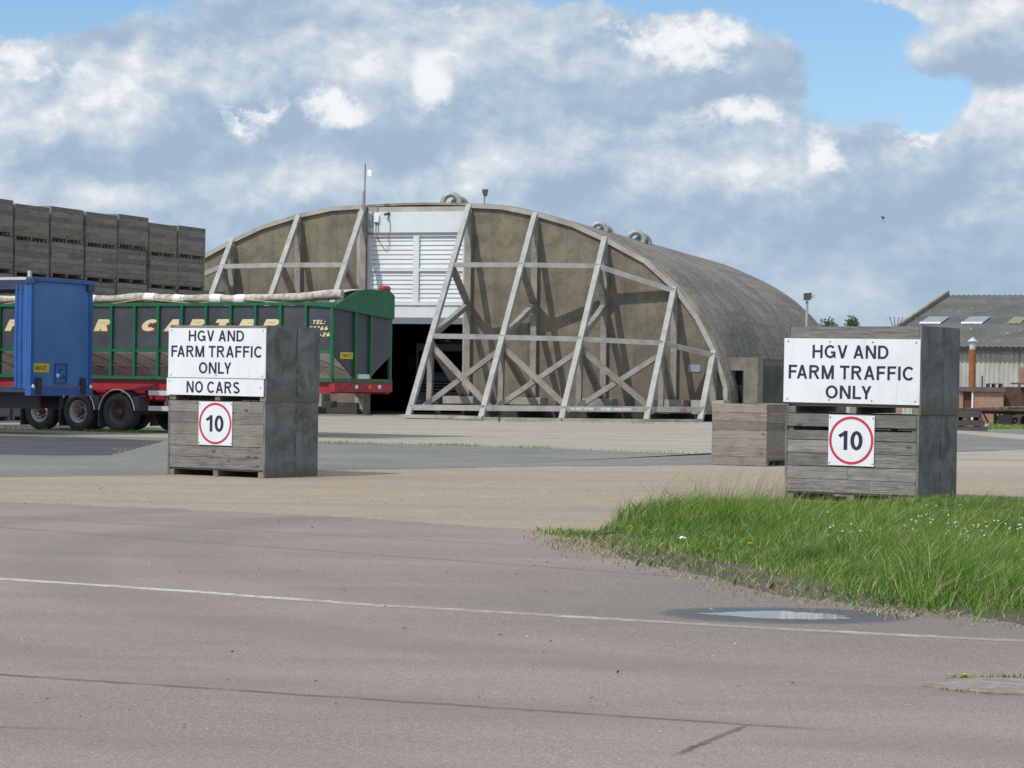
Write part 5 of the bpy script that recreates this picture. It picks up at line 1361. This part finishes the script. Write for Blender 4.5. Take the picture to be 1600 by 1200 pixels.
weedplant(684, 652, .62, 9, 'leafy green weed growing between the braces by the dark opening')
weedplant(780, 660, .28, 6, 'small weed tuft at the foot of the second inclined brace')
# distant tree
def tree():
    c = gR(at(1312, 640, 210)); o = empty('tree', c, 0, 'green tree showing its crown above the right sign stack', 'tree')
    zt = at(1312, 493, 210).z-c.z; tr = MB().tube([(0, 0, 0), (.1, 0, zt*.35), (-.1, 0, zt*.6)], [.35, .26, .14], 10)
    for k in range(9):
        a = k*.7; tr.tube([(0, 0, zt*(.35+.03*k)), (math.cos(a)*1.1, math.sin(a)*1.1, zt*(.55+.03*k)), (math.cos(a)*2., math.sin(a)*2., zt*(.66+.03*k))], [.13, .08, .03], 6)
    tr.build('trunk', M['bark'], o)
    n = 9000; cl = [(nr.uniform(-1.25, 1.3), nr.normal(0, 1.), zt*nr.uniform(.55, .93), nr.uniform(.45, .9)) for _ in range(34)]
    cc = np.array(cl); k = nr.integers(0, len(cc), n); d = nr.normal(0, 1, (n, 3)); d /= np.linalg.norm(d, axis=1)[:, None]
    P = cc[k, :3]+d*(cc[k, 3]*nr.random(n)**.4)[:, None]; P[:, 2] = np.minimum(P[:, 2], zt-.10*np.abs(P[:, 0])**1.8)
    a = nr.normal(0, 1, (n, 3)); a /= np.linalg.norm(a, axis=1)[:, None]; b = np.cross(a, nr.normal(0, 1, (n, 3))); b /= np.linalg.norm(b, axis=1)[:, None]
    s = nr.uniform(.07, .15, n)[:, None]
    V = np.stack([P-a*s, P+b*s*.55, P+a*s, P-b*s*.55], 1).reshape(-1, 3); mesh_np('crown', V, np.arange(4*n).reshape(-1, 4), M['leaf'], None, o)
tree()
# bird
c = at(1379, 341, 95)
o = empty('bird', c, R(20), 'small dark bird gliding in the sky right of the shelter', 'bird')
m = MB()
pth = [(-.17, 0, .02), (-.13, 0, .025), (-.06, 0, .02), (.03, 0, .0), (.12, 0, -.03), (.19, 0, -.05)]
m.tube(pth, [.008, .03, .045, .04, .02, .004], 10)
for s in (-1, 1):
    m.prism([(-.07, s*.02, .03), (-.12, s*.16, .10), (-.04, s*.36, .13), (-.02, s*.16, .085), (.05, s*.02, .02)], (0, 0, .008))
m.prism([(.13, 0, -.03), (.24, -.05, -.07), (.24, .05, -.07)], (0, 0, .006))
m.v = [tuple(x*.66 for x in v) for v in m.v]
bo = m.build('body', M['bird'], o); bo.rotation_euler = (R(25), R(35), R(10))
# scattered stones and bits on the paving
m = MB()
for k in range(700):
    px, py = rnd.uniform(-20, 1300), rnd.choice((rnd.uniform(745, 900), rnd.uniform(745, 790), rnd.uniform(690, 1150))); q = G(px, py)
    if inpoly(np.array([[q.x, q.y]]), vp)[0]: continue
    s = rnd.choice((rnd.uniform(.004, .010), rnd.uniform(.004, .009), rnd.uniform(.008, .022))); vs = [Vector((rnd.uniform(-1, 1), rnd.uniform(-1, 1), rnd.uniform(0, .8)))*s+Vector((q.x, q.y, .008)) for _ in range(4)]
    m.add(vs, [(0, 1, 2), (0, 2, 3), (0, 3, 1), (1, 3, 2)])
tag(m.build('gravel_bits', M['gravel'] if 'gravel' in M else material('mixed_stones', lambda t: t.ramp(t.island(), [(0, (.05, .045, .04)), (.55, (.12, .1, .08)), (.7, (.4, .37, .32)), (1, (.6, .58, .55))]), .9)), kind='stuff')
